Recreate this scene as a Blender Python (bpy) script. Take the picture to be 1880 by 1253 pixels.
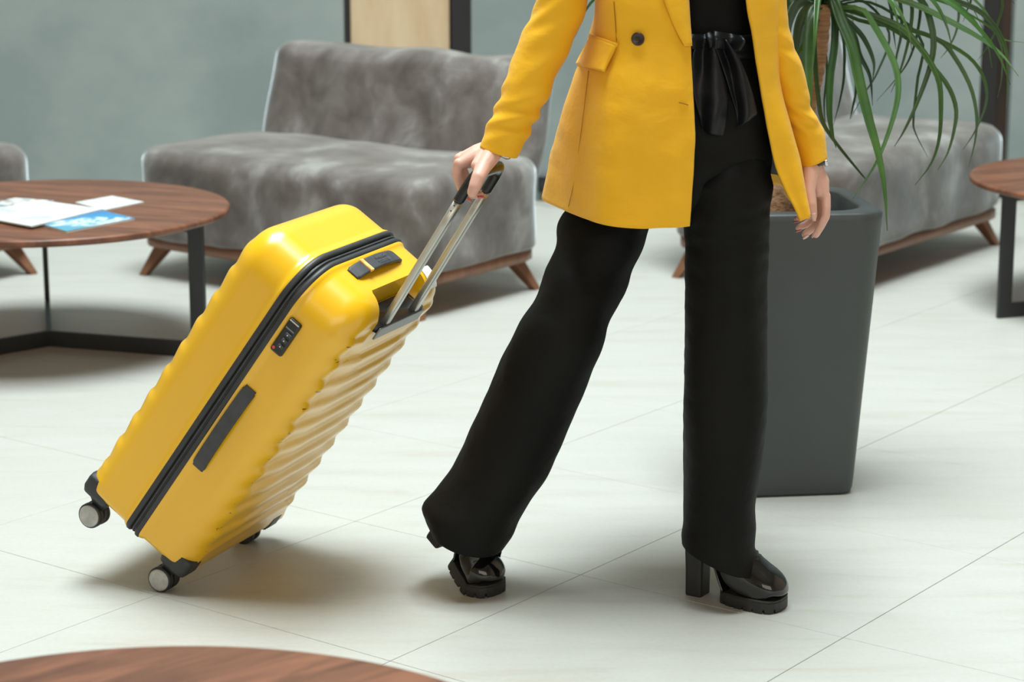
import bpy, bmesh, math, random
import numpy as np
from mathutils import Matrix, Vector, noise as mnoise

for o in list(bpy.data.objects):
    bpy.data.objects.remove(o, do_unlink=True)
C = bpy.context.scene.collection
SC = bpy.context.scene

# ---------------------------------------------------------------- camera
F_PX, PITCH, CAM_H = 4112.0, math.radians(12.93), 1.477
cam = bpy.data.cameras.new('camera'); camo = bpy.data.objects.new('camera', cam); C.objects.link(camo)
camo.location = (0, 0, CAM_H); camo.rotation_euler = (math.pi / 2 - PITCH, 0, 0)
cam.sensor_width = 36.0; cam.lens = F_PX / 1880 * 36.0
cam.clip_start = 0.05; cam.clip_end = 100
cam.dof.use_dof = True; cam.dof.focus_distance = 4.28; cam.dof.aperture_fstop = 5.0
SC.camera = camo
# ---------------------------------------------------------------- light
w = bpy.data.worlds.new('world'); SC.world = w; w.use_nodes = True
w.node_tree.nodes['Background'].inputs[0].default_value = (0.55, 0.6, 0.6, 1)
w.node_tree.nodes['Background'].inputs[1].default_value = 0.3
SKY_X, SKY_Y, SKY_W, SKY_D, CEIL = 0.1, 5.0, 3.8, 4.8, 8.5
ld = bpy.data.lights.new('skylight_daylight', 'AREA'); ld.shape = 'RECTANGLE'
ld.size = SKY_W - 0.1; ld.size_y = SKY_D - 0.1; ld.energy = 1420; ld.color = (0.87, 0.985, 1.0)
lo = bpy.data.objects.new('skylight_daylight', ld); C.objects.link(lo); lo.location = (SKY_X, SKY_Y, CEIL - 0.03)
fd = bpy.data.lights.new('front_fill_light', 'AREA'); fd.shape = 'RECTANGLE'; fd.size = 7.4; fd.size_y = 3.6; fd.energy = 185; fd.color = (1.0, 0.92, 0.82)  # added fill light behind the camera, brightens surfaces that face forward
fo = bpy.data.objects.new('front_fill_light', fd); C.objects.link(fo); fo.location = (0.5, -3.96, 3.4); fo.rotation_euler = (math.pi / 2, 0, 0)
SC.view_settings.view_transform = 'Standard'; SC.view_settings.look = 'None'
SC.view_settings.gamma = 1.0; SC.view_settings.use_curve_mapping = False
SC.view_settings.exposure = 0.0

# ---------------------------------------------------------------- helpers
cp_, sp_ = math.cos(PITCH), math.sin(PITCH)
def at(px, py, y):
    """point of the place at depth y (metres from the camera wall) seen at photo coordinate px, py"""
    a = (px - 940) / F_PX; b = (626.5 - py) / F_PX
    dy, dz = cp_ + b * sp_, -sp_ + b * cp_
    t = y / dy
    return np.array([a * t, y, CAM_H + dz * t])
def atz(px, py, z):
    a = (px - 940) / F_PX; b = (626.5 - py) / F_PX
    dy, dz = cp_ + b * sp_, -sp_ + b * cp_
    t = (z - CAM_H) / dz
    return np.array([a * t, dy * t, z])
def proj(V):
    V = np.asarray(V, float); z = V[..., 2] - CAM_H
    d = V[..., 1] * cp_ - z * sp_; u = V[..., 1] * sp_ + z * cp_
    return np.stack([940 + F_PX * V[..., 0] / d, 626.5 - F_PX * u / d], -1)
def nrm(v):
    v = np.asarray(v, float); return v / (np.linalg.norm(v) + 1e-12)
ORG = {}
def obj(name, V, Fc, mat, parent=None, smooth=True, world=True):
    V = np.asarray(V, float)
    if parent is not None and world:
        V = V - ORG.get(parent.name, np.zeros(3))
    me = bpy.data.meshes.new(name)
    me.from_pydata(V.tolist(), [], [tuple(map(int, f)) for f in Fc]); me.update()
    if smooth:
        me.polygons.foreach_set('use_smooth', [True] * len(me.polygons))
    return objm(name, me, mat, parent)
def objm(name, me, mat, parent=None):
    me.name = name
    o = bpy.data.objects.new(name, me); C.objects.link(o)
    if mat is not None:
        me.materials.clear(); me.materials.append(mat)
    if parent is not None:
        o.parent = parent; ORG[o.name] = ORG.get(parent.name, np.zeros(3))
    return o
def fixn(o):
    bm = bmesh.new(); bm.from_mesh(o.data); bmesh.ops.recalc_face_normals(bm, faces=bm.faces[:]); bm.to_mesh(o.data); bm.free(); return o
def tag(o, label=None, cat=None, group=None, kind=None):
    if label: o['label'] = label
    if cat: o['category'] = cat
    if group: o['group'] = group
    if kind: o['kind'] = kind
    return o
def thing(name, loc, label, cat, group=None, rz=0.0):
    o = bpy.data.objects.new(name, None); C.objects.link(o); o.empty_display_size = 0.05
    o.location = loc; o.rotation_euler = (0, 0, rz); ORG[o.name] = np.array(loc, float)
    return tag(o, label, cat, group)
def copy_tree(o, parent=None):
    c = o.copy(); C.objects.link(c); c.parent = parent
    for ch in o.children: copy_tree(ch, c)
    return c
def catmull(P, n):
    """resample rows of P (k, ...) to n rows"""
    P = np.asarray(P, float); k = len(P); s = np.linspace(0, k - 1, n); i = np.clip(s.astype(int), 0, k - 2)
    f = (s - i).reshape((-1,) + (1,) * (P.ndim - 1))
    g = lambda j: P[np.clip(j, 0, k - 1)]
    p0, p1, p2, p3 = g(i - 1), g(i), g(i + 1), g(i + 2)
    p0 = np.where((i - 1 < 0).reshape(f.shape), 2 * p1 - p2, p0)
    p3 = np.where((i + 2 > k - 1).reshape(f.shape), 2 * p2 - p1, p3)
    return 0.5 * (2 * p1 + (p2 - p0) * f + (2 * p0 - 5 * p1 + 4 * p2 - p3) * f ** 2 + (3 * p1 - p0 - 3 * p2 + p3) * f ** 3)
def gridfaces(nr, nc, wrap=False, off=0):
    Fs = []
    for r in range(nr - 1):
        for c in range(nc if wrap else nc - 1):
            d = (c + 1) % nc
            Fs.append((off + r * nc + c, off + r * nc + d, off + (r + 1) * nc + d, off + (r + 1) * nc + c))
    return Fs
def loftV(R, cap0=True, cap1=True, off=0):
    R = np.asarray(R, float); nr, nc = R.shape[:2]
    V = R.reshape(-1, 3); Fs = gridfaces(nr, nc, True, off)
    if cap0: Fs.append(tuple(off + i for i in range(nc))[::-1])
    if cap1: Fs.append(tuple(off + (nr - 1) * nc + i for i in range(nc)))
    return V, Fs
class MB:
    def __init__(s): s.V = []; s.F = []
    def add(s, V, Fc):
        o = len(s.V); s.V += [tuple(v) for v in np.asarray(V, float)]; s.F += [tuple(i + o for i in f) for f in Fc]; return s
    def box(s, lo, hi):
        x0, y0, z0 = lo; x1, y1, z1 = hi
        return s.add([(x0,y0,z0),(x1,y0,z0),(x1,y1,z0),(x0,y1,z0),(x0,y0,z1),(x1,y0,z1),(x1,y1,z1),(x0,y1,z1)],
                     [(3,2,1,0),(4,5,6,7),(0,1,5,4),(1,2,6,5),(2,3,7,6),(3,0,4,7)])
    def tube(s, pts, rad, n=12, ry=None, up=(0, 0, 1)):
        pts = np.asarray(pts, float); k = len(pts)
        rad = np.broadcast_to(np.asarray(rad, float), (k,)); ry = rad if ry is None else np.broadcast_to(np.asarray(ry, float), (k,))
        T = np.gradient(pts, axis=0); R = []
        a = np.linspace(0, 2 * np.pi, n, endpoint=False); u0 = np.array(up, float)
        for i in range(k):
            t = nrm(T[i]); u = u0 - t * (u0 @ t)
            if np.linalg.norm(u) < 1e-3: u = np.array([1., 0, 0]) - t * t[0]
            u = nrm(u); v = np.cross(t, u); u0 = u
            R.append(pts[i] + np.outer(np.cos(a) * ry[i], u) + np.outer(np.sin(a) * rad[i], v))
        V, Fs = loftV(R); return s.add(V, Fs)
    def build(s, name, mat, parent=None, smooth=False, world=True, bevel=0, seg=2):
        o = obj(name, s.V, s.F, mat, parent, smooth, world); fixn(o)
        if bevel: bev(o, bevel, seg)
        return o
def bev(o, wd, seg=2, ang=0.6):
    bm = bmesh.new(); bm.from_mesh(o.data)
    ed = [e for e in bm.edges if e.is_manifold and e.calc_face_angle(0) > ang]
    bmesh.ops.bevel(bm, geom=ed, offset=wd, segments=seg, profile=0.5, affect='EDGES', clamp_overlap=True)
    for f in bm.faces: f.smooth = True
    bm.to_mesh(o.data); bm.free()
    md = o.modifiers.new('wn', 'WEIGHTED_NORMAL'); md.keep_sharp = True
    return o
def rrect(hw, hh, r, n):
    """rounded rectangle outline, n points, equal spacing, counter-clockwise"""
    r = max(min(r, hw - 1e-4, hh - 1e-4), 1e-4)
    P = []
    for cx, cy, a0 in ((hw - r, hh - r, 0), (-hw + r, hh - r, 90), (-hw + r, -hh + r, 180), (hw - r, -hh + r, 270)):
        for a in np.radians(np.linspace(a0, a0 + 90, 24)): P.append((cx + r * math.cos(a), cy + r * math.sin(a)))
    P.append(P[0]); P = np.array(P); d = np.r_[0, np.cumsum(np.linalg.norm(np.diff(P, axis=0), axis=1))]
    s = np.linspace(0, d[-1], n, endpoint=False)
    return np.stack([np.interp(s, d, P[:, 0]), np.interp(s, d, P[:, 1])], 1)
def rrect2(hw, hh, r, na=14, nx=36, nz=80, rb=None):
    """rounded rectangle whose points keep their place as it shrinks; rb is the radius of the two lower corners"""
    mx = min(hw, hh) - 1e-5; r = max(min(r, mx), 1e-5); rb = r if rb is None else max(min(rb, mx), 1e-5); P = []
    cs = ((hw - r, hh - r, 0, r), (-hw + r, hh - r, 90, r), (-hw + rb, -hh + rb, 180, rb), (hw - rb, -hh + rb, 270, rb))
    for k, (cx, cy, a0, q) in enumerate(cs):
        A = [(cx + q * math.cos(a), cy + q * math.sin(a)) for a in np.radians(np.linspace(a0, a0 + 90, na))]; P += A
        n_ = cs[(k + 1) % 4]; e = math.radians(a0 + 90); B = (n_[0] + n_[3] * math.cos(e), n_[1] + n_[3] * math.sin(e))
        m = nx if k % 2 == 0 else nz
        for f in np.linspace(0, 1, m + 2)[1:-1]: P.append((A[-1][0] + (B[0] - A[-1][0]) * f, A[-1][1] + (B[1] - A[-1][1]) * f))
    return np.array(P)
def fbm(p, sc, seed=0.0):
    return mnoise.noise(Vector((p[0] * sc + seed, p[1] * sc + seed * 1.7, p[2] * sc - seed)))

# ---------------------------------------------------------------- materials
def nodes(name):
    m = bpy.data.materials.new(name); m.use_nodes = True
    nt = m.node_tree; return m, nt, nt.nodes, nt.links, nt.nodes['Principled BSDF']
def ramp(nt, fac, stops):
    r = nt.nodes.new('ShaderNodeValToRGB'); nt.links.new(fac, r.inputs[0]); el = r.color_ramp.elements
    while len(el) < len(stops): el.new(0.5)
    for e, (p, c) in zip(el, stops): e.position = p; e.color = (*c, 1)
    return r.outputs[0]
def coords(nt, kind='Object', scale=(1, 1, 1), rot=(0, 0, 0)):
    if kind == 'World':
        g = nt.nodes.new('ShaderNodeNewGeometry').outputs['Position']
    else:
        g = nt.nodes.new('ShaderNodeTexCoord').outputs[kind]
    mp = nt.nodes.new('ShaderNodeMapping'); nt.links.new(g, mp.inputs[0])
    mp.inputs['Scale'].default_value = scale; mp.inputs['Rotation'].default_value = rot
    return mp.outputs[0]
def ntex(nt, co, scale, detail=4, rough=0.55, dist=0.0):
    n = nt.nodes.new('ShaderNodeTexNoise'); nt.links.new(co, n.inputs['Vector'])
    n.inputs['Scale'].default_value = scale; n.inputs['Detail'].default_value = detail
    n.inputs['Roughness'].default_value = rough; n.inputs['Distortion'].default_value = dist
    return n.outputs['Fac']
def bump(nt, b, h, strength, dist):
    n = nt.nodes.new('ShaderNodeBump'); nt.links.new(h, n.inputs['Height'])
    n.inputs['Strength'].default_value = strength; n.inputs['Distance'].default_value = dist
    nt.links.new(n.outputs[0], b.inputs['Normal'])
def mat(name, c1, c2=None, scale=8, rough=0.5, kind='Object', stretch=(1, 1, 1), bmp=0, bscale=None, bdist=0.002, metal=0, coat=0, sheen=0, sheen_rough=0.3, spec=None, detail=4, lo=0.35, hi=0.65, sss=0, rot=(0, 0, 0), sheen_tint=None):
    m, nt, N, Lk, b = nodes(name)
    b.inputs['Roughness'].default_value = rough; b.inputs['Metallic'].default_value = metal
    if coat: b.inputs['Coat Weight'].default_value = coat; b.inputs['Coat Roughness'].default_value = 0.06
    if sheen:
        b.inputs['Sheen Weight'].default_value = sheen; b.inputs['Sheen Roughness'].default_value = sheen_rough
        if sheen_tint: b.inputs['Sheen Tint'].default_value = (*sheen_tint, 1)
    if spec is not None: b.inputs['Specular IOR Level'].default_value = spec
    if sss:
        b.inputs['Subsurface Weight'].default_value = sss; b.inputs['Subsurface Radius'].default_value = (0.01, 0.004, 0.002); b.inputs['Subsurface Scale'].default_value = 0.5
    co = coords(nt, kind, stretch, rot)
    if c2 is None: c2 = tuple(x * 0.93 for x in c1)
    Lk.new(ramp(nt, ntex(nt, co, scale, detail), [(lo, c1), (hi, c2)]), b.inputs['Base Color'])
    if bmp: bump(nt, b, ntex(nt, co, bscale or scale * 6, 3), bmp, bdist)
    return m

M = {}
M['wall'] = mat('painted_concrete', (0.205, 0.245, 0.242), (0.265, 0.305, 0.298), 1.7, 0.75, 'World', bmp=0.25, bscale=9, detail=9, stretch=(1, 1, 1.3), lo=.40, hi=.62)
M['warmwall'] = mat('warm_plaster', (0.42, 0.31, 0.22), (0.46, 0.35, 0.25), 1.5, 0.75, 'World')
M['ceiling'] = mat('ceiling_paint', (0.5, 0.46, 0.40), None, 3, 0.8, 'World')
M['black_gap'] = mat('black_frame', (0.008, 0.008, 0.008), (0.014, 0.013, 0.012), 5, 0.6)
M['darkwood'] = mat('dark_stained_wood', (0.022, 0.011, 0.007), (0.045, 0.022, 0.012), 5, 0.5, stretch=(6, 6, 0.6), detail=7)
M['plywood'] = mat('pale_plywood', (0.60, 0.46, 0.30), (0.52, 0.36, 0.22), 3.5, 0.55, stretch=(3, 3, 0.7), detail=6)
def floor_mat(name):
    m, nt, N, Lk, b = nodes(name)
    co = coords(nt, 'World', (1.2, 7, 1), (0, 0, 0.643))
    n1 = ntex(nt, co, 2.3, 9, 0.62, 0.6)
    n2 = ntex(nt, coords(nt, 'World'), 90, 3, 0.6)
    c = ramp(nt, n1, [(0.30, (0.465, 0.44, 0.39)), (0.45, (0.495, 0.485, 0.445)), (0.7, (0.515, 0.51, 0.475))])
    mx = N.new('ShaderNodeMix'); mx.data_type = 'RGBA'; mx.blend_type = 'MULTIPLY'; mx.inputs[0].default_value = 0.10
    Lk.new(c, mx.inputs[6]); Lk.new(ramp(nt, n2, [(0.35, (0.6, 0.58, 0.55)), (0.6, (1, 1, 1))]), mx.inputs[7])
    Lk.new(mx.outputs[2], b.inputs['Base Color'])
    b.inputs['Roughness'].default_value = 0.42; b.inputs['Specular IOR Level'].default_value = 0.45
    bump(nt, b, n2, 0.05, 0.001)
    return m
M['tile'] = floor_mat('pale_stone_tile')
M['grout'] = mat('grout', (0.36, 0.35, 0.31), None, 20, 0.9)
def velvet_mat():
    m, nt, N, Lk, b = nodes('grey_velvet')
    co = coords(nt, 'Object', (1, 1, 0.8))
    n1 = ntex(nt, coords(nt, 'Object', (1.2, 1.2, 1.0)), 5.0, 6, 0.58, 0.35)
    Lk.new(ramp(nt, n1, [(0.32, (0.070, 0.057, 0.049)), (0.46, (0.120, 0.103, 0.092)), (0.55, (0.160, 0.143, 0.131)), (0.66, (0.28, 0.268, 0.258))]), b.inputs['Base Color'])
    b.inputs['Roughness'].default_value = 0.6; b.inputs['Specular IOR Level'].default_value = 0.5
    b.inputs['Sheen Weight'].default_value = 1.0; b.inputs['Sheen Roughness'].default_value = 0.34
    b.inputs['Sheen Tint'].default_value = (0.88, 0.95, 1.0, 1)
    bump(nt, b, ntex(nt, co, 7, 4), 0.35, 0.012)
    return m
M['velvet'] = velvet_mat()
def wood_mat(name, a, bb, scale=1.0):
    m, nt, N, Lk, b = nodes(name)
    co = coords(nt, 'Object', (1.1 * scale, 9 * scale, 4 * scale))
    n1 = ntex(nt, co, 2.0, 8, 0.62, 1.4)
    Lk.new(ramp(nt, n1, [(0.36, a), (0.5, tuple((x + y) / 2 for x, y in zip(a, bb))), (0.62, bb)]), b.inputs['Base Color'])
    b.inputs['Roughness'].default_value = 0.38; b.inputs['Specular IOR Level'].default_value = 0.4
    bump(nt, b, n1, 0.08, 0.002)
    return m
M['walnut'] = wood_mat('walnut_veneer', (0.095, 0.033, 0.016), (0.215, 0.082, 0.042))
M['beech'] = wood_mat('stained_sofa_wood', (0.17, 0.075, 0.04), (0.25, 0.115, 0.065))
M['steel'] = mat('black_steel', (0.018, 0.02, 0.022), None, 12, 0.42)
M['planter'] = mat('charcoal_planter', (0.055, 0.064, 0.066), (0.05, 0.058, 0.06), 6, 0.42, bmp=0.05, bscale=120, bdist=0.0006)
M['soil'] = mat('soil', (0.012, 0.01, 0.008), (0.03, 0.022, 0.016), 40, 0.95, bmp=1, bdist=0.01)
M['bark'] = mat('bark', (0.16, 0.085, 0.045), (0.34, 0.2, 0.11), 26, 0.85, bmp=0.9, bscale=40, bdist=0.01, detail=8)
M['trunk'] = mat('ringed_trunk', (0.26, 0.125, 0.06), (0.42, 0.235, 0.125), 14, 0.8, stretch=(1, 1, 9), bmp=0.8, bscale=18, bdist=0.006)
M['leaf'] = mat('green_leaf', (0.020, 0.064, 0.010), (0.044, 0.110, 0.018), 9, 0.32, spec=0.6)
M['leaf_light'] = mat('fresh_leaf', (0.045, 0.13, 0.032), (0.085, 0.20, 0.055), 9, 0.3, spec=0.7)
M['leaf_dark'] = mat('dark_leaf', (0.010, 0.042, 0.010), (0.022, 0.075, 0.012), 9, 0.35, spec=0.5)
def case_mat():
    m, nt, N, Lk, b = nodes('yellow_polycarbonate')
    co = coords(nt, 'Object')
    n1 = ntex(nt, co, 3, 3)
    base = ramp(nt, n1, [(0.3, (0.83, 0.455, 0.006)), (0.7, (0.87, 0.49, 0.008))])
    sc = ntex(nt, coords(nt, 'Object', (14, 14, 60)), 1.6, 5, 0.7)
    xyz = N.new('ShaderNodeSeparateXYZ'); Lk.new(co, xyz.inputs[0])
    def mr(src, a, b_, c0, c1):
        n_ = N.new('ShaderNodeMapRange'); Lk.new(src, n_.inputs[0]); n_.inputs[1].default_value = a; n_.inputs[2].default_value = b_; n_.inputs[3].default_value = c0; n_.inputs[4].default_value = c1; return n_.outputs[0]
    def mul(p, q):
        n_ = N.new('ShaderNodeMath'); n_.operation = 'MULTIPLY'; Lk.new(p, n_.inputs[0]); Lk.new(q, n_.inputs[1]); return n_.outputs[0]
    band = mul(mul(mr(xyz.outputs[0], .012, .03, 0, 1), mr(xyz.outputs[0], .045, .075, 1, 0)), mr(xyz.outputs[1], .03, .055, 1, 0))
    dirt = ramp(nt, mul(sc, band), [(0.61, (1, 1, 1)), (0.65, (0.10, 0.06, 0.03))])
    mx = N.new('ShaderNodeMix'); mx.data_type = 'RGBA'; mx.blend_type = 'MULTIPLY'; mx.inputs[0].default_value = 0.85
    Lk.new(base, mx.inputs[6]); Lk.new(dirt, mx.inputs[7]); Lk.new(mx.outputs[2], b.inputs['Base Color'])
    b.inputs['Roughness'].default_value = 0.30; b.inputs['Specular IOR Level'].default_value = 0.6; b.inputs['Coat Weight'].default_value = 0.35; b.inputs['Coat Roughness'].default_value = 0.18
    bump(nt, b, ntex(nt, co, 260, 2), 0.04, 0.0004)
    return m
M['case'] = case_mat()
M['rubber'] = mat('black_rubber', (0.022, 0.023, 0.026), (0.032, 0.033, 0.037), 30, 0.5)
M['blackplastic'] = mat('black_plastic', (0.012, 0.012, 0.013), None, 30, 0.28)
M['strap'] = mat('handle_strap', (0.035, 0.037, 0.042), (0.05, 0.052, 0.058), 40, 0.55, bmp=0.2, bscale=300, bdist=0.0005)
M['alu'] = mat('brushed_aluminium', (0.62, 0.62, 0.58), (0.54, 0.54, 0.5), 10, 0.36, metal=0.85, stretch=(30, 30, 1))
M['alu_dark'] = mat('grey_metal_edge', (0.22, 0.22, 0.22), None, 10, 0.4, metal=0.6)
M['hub'] = mat('silver_hub', (0.50, 0.50, 0.47), (0.36, 0.36, 0.34), 60, 0.5, metal=0.35, detail=6)
M['white'] = mat('white_paper', (0.82, 0.82, 0.8), None, 20, 0.5)
M['orange'] = mat('orange_tape', (0.85, 0.3, 0.04), (0.9, 0.55, 0.2), 60, 0.5)
M['red'] = mat('red_mark', (0.7, 0.06, 0.05), None, 10, 0.4)
M['emboss'] = mat('embossed_print', (0.12, 0.12, 0.13), None, 10, 0.5)
def cloth_mat(name, c1, c2, rough, weave=700, wb=0.25, sheen=0.15, spec=0.3):
    m, nt, N, Lk, b = nodes(name)
    co = coords(nt, 'Object')
    Lk.new(ramp(nt, ntex(nt, co, 6, 4), [(0.3, c1), (0.7, c2)]), b.inputs['Base Color'])
    b.inputs['Roughness'].default_value = rough; b.inputs['Specular IOR Level'].default_value = spec
    b.inputs['Sheen Weight'].default_value = sheen
    big = ntex(nt, coords(nt, 'Object', (1, 1, 1.6)), 14, 3, 0.5, 0.3)
    fine = ntex(nt, co, weave, 2)
    ad = N.new('ShaderNodeMath'); ad.operation = 'MULTIPLY_ADD'; Lk.new(fine, ad.inputs[0]); ad.inputs[1].default_value = 0.06; Lk.new(big, ad.inputs[2])
    bump(nt, b, ad.outputs[0], wb, 0.012)
    return m
M['coat'] = cloth_mat('mustard_coat_cloth', (0.86, 0.445, 0.008), (0.89, 0.475, 0.012), 0.62, 900, 0.35, 0.1)
M['trouser'] = cloth_mat('black_crepe', (0.005, 0.005, 0.0048), (0.0075, 0.0075, 0.007), 0.62, 900, 0.3, 0.0, 0.13)
M['satin'] = cloth_mat('black_satin', (0.005, 0.0055, 0.007), (0.008, 0.0085, 0.010), 0.42, 900, 0.3, 0.0, 0.28)
M['lining'] = cloth_mat('black_lining', (0.006, 0.006, 0.006), (0.009, 0.009, 0.009), 0.5, 900, 0.2, 0.0)
M['patent'] = mat('black_patent_leather', (0.006, 0.006, 0.0065), None, 10, 0.10, coat=0.7, spec=0.4)
M['sole'] = mat('black_rubber_sole', (0.016, 0.016, 0.016), (0.022, 0.022, 0.021), 40, 0.5)
M['skin'] = mat('skin', (0.66, 0.37, 0.29), (0.74, 0.44, 0.35), 18, 0.48, sss=0.12, bmp=0.1, bscale=220, bdist=0.0008)
M['nail'] = mat('red_nail_polish', (0.55, 0.045, 0.03), None, 10, 0.18, coat=0.6)
M['nail_nude'] = mat('nude_nail', (0.72, 0.45, 0.37), None, 10, 0.25)
M['hair'] = mat('dark_hair', (0.03, 0.016, 0.009), (0.055, 0.03, 0.017), 30, 0.45, stretch=(6, 6, 0.6))
M['steelwatch'] = mat('watch_steel', (0.6, 0.6, 0.6), None, 10, 0.25, metal=1)
M['paper_edge'] = mat('paper_edge', (0.72, 0.72, 0.68), (0.6, 0.6, 0.56), 200, 0.6, stretch=(1, 1, 30))
def cover_mat(name, stops, scale, dist=1.5, seed=(0, 0, 0)):
    m, nt, N, Lk, b = nodes(name)
    co = coords(nt, 'Object', (1, 1, 1)); 
    mp = N.new('ShaderNodeMapping'); Lk.new(co, mp.inputs[0]); mp.inputs['Location'].default_value = seed
    Lk.new(ramp(nt, ntex(nt, mp.outputs[0], scale, 5, 0.6, dist), stops), b.inputs['Base Color'])
    b.inputs['Roughness'].default_value = 0.25
    return m

# ---------------------------------------------------------------- setting: floor
TILE = 0.6; YAW = -0.64294; OX, OY = -5.12701, 4.89472
cy_, sy_ = math.cos(YAW), math.sin(YAW)
def grid_pt(a, b):
    u, v = (a + OX) * TILE, (b + OY) * TILE
    return (cy_ * u - sy_ * v, sy_ * u + cy_ * v)
X0, X1, Y0, Y1 = -7.0, 8.0, -4.0, 9.0
flo = MB().box((X0 - .1, Y0 - .1, -0.12), (X1 + .1, Y1 + .1, -0.0035)).build('floor', M['grout']); tag(flo, kind='structure')
flo['label'] = 'pale stone tiled floor of the lobby'
def tile_mesh():
    h = TILE / 2 - 0.0008; bv = 0.0008
    o = [(-h, -h), (h, -h), (h, h), (-h, h)]; i = [(-h + bv, -h + bv), (h - bv, -h + bv), (h - bv, h - bv), (-h + bv, h - bv)]
    V = [(x, y, -0.012) for x, y in o] + [(x, y, -bv) for x, y in o] + [(x, y, 0) for x, y in i]
    Fc = [(8, 9, 10, 11)]
    for k in range(4):
        j = (k + 1) % 4; Fc += [(k, j, 4 + j, 4 + k), (4 + k, 4 + j, 8 + j, 8 + k)]
    me = bpy.data.meshes.new('floor_tile'); me.from_pydata(V, [], Fc); me.update(); me.materials.append(M['tile']); return me
tm = tile_mesh(); cells = []
for a in range(-16, 24):
    for b in range(-18, 20):
        x, y = grid_pt(a + .5, b + .5)
        if X0 + .4 < x < X1 - .4 and Y0 + .4 < y < Y1 - .02:
            # importance: inside the view first
            pv = proj((x, y, 0)) if y > 1.0 else np.array([940, 5000.])
            dv = max(0, abs(pv[0] - 940) - 940) / 300 + max(0, pv[1] - 1253) / 300 + max(0, 2.2 - y) * 4
            cells.append((dv + 0.02 * y, x, y))
cells.sort()
for k, (d, x, y) in enumerate(cells[:300]):
    t = bpy.data.objects.new('floor_tile', tm); C.objects.link(t); t.location = (x, y, 0); t.rotation_euler = (0, 0, YAW); t.parent = flo
rest = MB()
hh = TILE / 2 - 0.0012
for d, x, y in cells[300:]:
    P = [(x + cy_ * u - sy_ * v, y + sy_ * u + cy_ * v, 0) for u, v in ((-hh, -hh), (hh, -hh), (hh, hh), (-hh, hh))]
    rest.add(P, [(0, 1, 2, 3)])
if rest.V:
    ro = rest.build('floor_tile_field', M['tile'], flo); ro['kind'] = 'stuff'
# ---------------------------------------------------------------- setting: walls, ceiling with skylight
WALL_H = CEIL
def wx(px): return at(px, 200, Y1)[0]
gx0, gx1 = wx(634), wx(866); rx0, rx1 = wx(1797), wx(1855)
bw = MB()
bw.box((X0, Y1, 0), (gx0, Y1 + .25, WALL_H)); bw.box((gx1, Y1, 0), (rx0, Y1 + .25, WALL_H)); bw.box((rx1, Y1, 0), (X1, Y1 + .25, WALL_H))
o = bw.build('wall_back', M['wall']); tag(o, 'grey concrete back wall behind the sofas', kind='structure')
o = MB().box((gx0, Y1 + .12, 0), (gx1, Y1 + .25, WALL_H)).box((gx0, Y1 + .0, 0), (gx0 + .02, Y1 + .12, WALL_H)).box((gx1 - .08, Y1 + .0, 0), (gx1, Y1 + .12, WALL_H)).build('trim_1', M['black_gap'])
tag(o, 'black recess framing the pale wooden panel', kind='structure')
o = MB().box((wx(645), Y1 + .02, 0), (wx(826), Y1 + .12, WALL_H)).build('trim_2', M['plywood'], bevel=.004); tag(o, 'pale plywood panel set between two black gaps', kind='structure')
o = MB().box((rx0, Y1 + .06, 0), (rx1, Y1 + .25, WALL_H)).build('trim_3', M['darkwood']); tag(o, 'dark wooden post recessed in the back wall', kind='structure')
o = MB().box((rx0, Y1 + .02, 0), (rx0 + .07, Y1 + .06, WALL_H)).build('trim_4', M['black_gap']); tag(o, 'black edge strip beside the dark wooden post', kind='structure')
for nm, lo_, hi_ in (('wall_left', (X0 - .2, Y0, 0), (X0, Y1 + .25, WALL_H)), ('wall_right', (X1, Y0, 0), (X1 + .2, Y1 + .25, WALL_H)), ):
    o = MB().box(lo_, hi_).build(nm, M['warmwall']); tag(o, 'warm plaster wall of the lobby', kind='structure')
wf = MB(); WX0, WX1, WZ0, WZ1 = -3.3, 4.3, 1.5, 5.3  # window opening invented to hold the front fill light
wf.box((X0, Y0 - .2, 0), (WX0, Y0, WALL_H)).box((WX1, Y0 - .2, 0), (X1, Y0, WALL_H)).box((WX0, Y0 - .2, 0), (WX1, Y0, WZ0)).box((WX0, Y0 - .2, WZ1), (WX1, Y0, WALL_H))
o = wf.build('wall_front', M['warmwall']); tag(o, 'warm plaster wall with an added opening for the fill light, behind the camera', kind='structure')
wf = MB()
for k in range(5):
    x = WX0 + (WX1 - WX0) * k / 4; wf.box((x - .04, Y0 - .1, WZ0), (x + .04, Y0 + .06, WZ1))
wf.box((WX0, Y0 - .1, WZ0 - .04), (WX1, Y0 + .06, WZ0 + .04)).box((WX0, Y0 - .1, WZ1 - .04), (WX1, Y0 + .06, WZ1 + .04))
o = wf.build('fill_window_1', M['steel']); tag(o, 'added dark window frame around the fill light behind the camera', kind='structure')  # made-up window frame, dresses the added fill light
sx0, sx1, sy0, sy1 = SKY_X - SKY_W / 2, SKY_X + SKY_W / 2, SKY_Y - SKY_D / 2, SKY_Y + SKY_D / 2
cb = MB(); zc = CEIL
cb.box((X0 - .2, Y0 - .2, zc), (sx0, Y1 + .25, zc + .15)); cb.box((sx1, Y0 - .2, zc), (X1 + .2, Y1 + .25, zc + .15))
cb.box((sx0, Y0 - .2, zc), (sx1, sy0, zc + .15)); cb.box((sx0, sy1, zc), (sx1, Y1 + .25, zc + .15))
o = cb.build('ceiling', M['ceiling']); tag(o, 'off-white ceiling with a large skylight opening', kind='structure')
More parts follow.
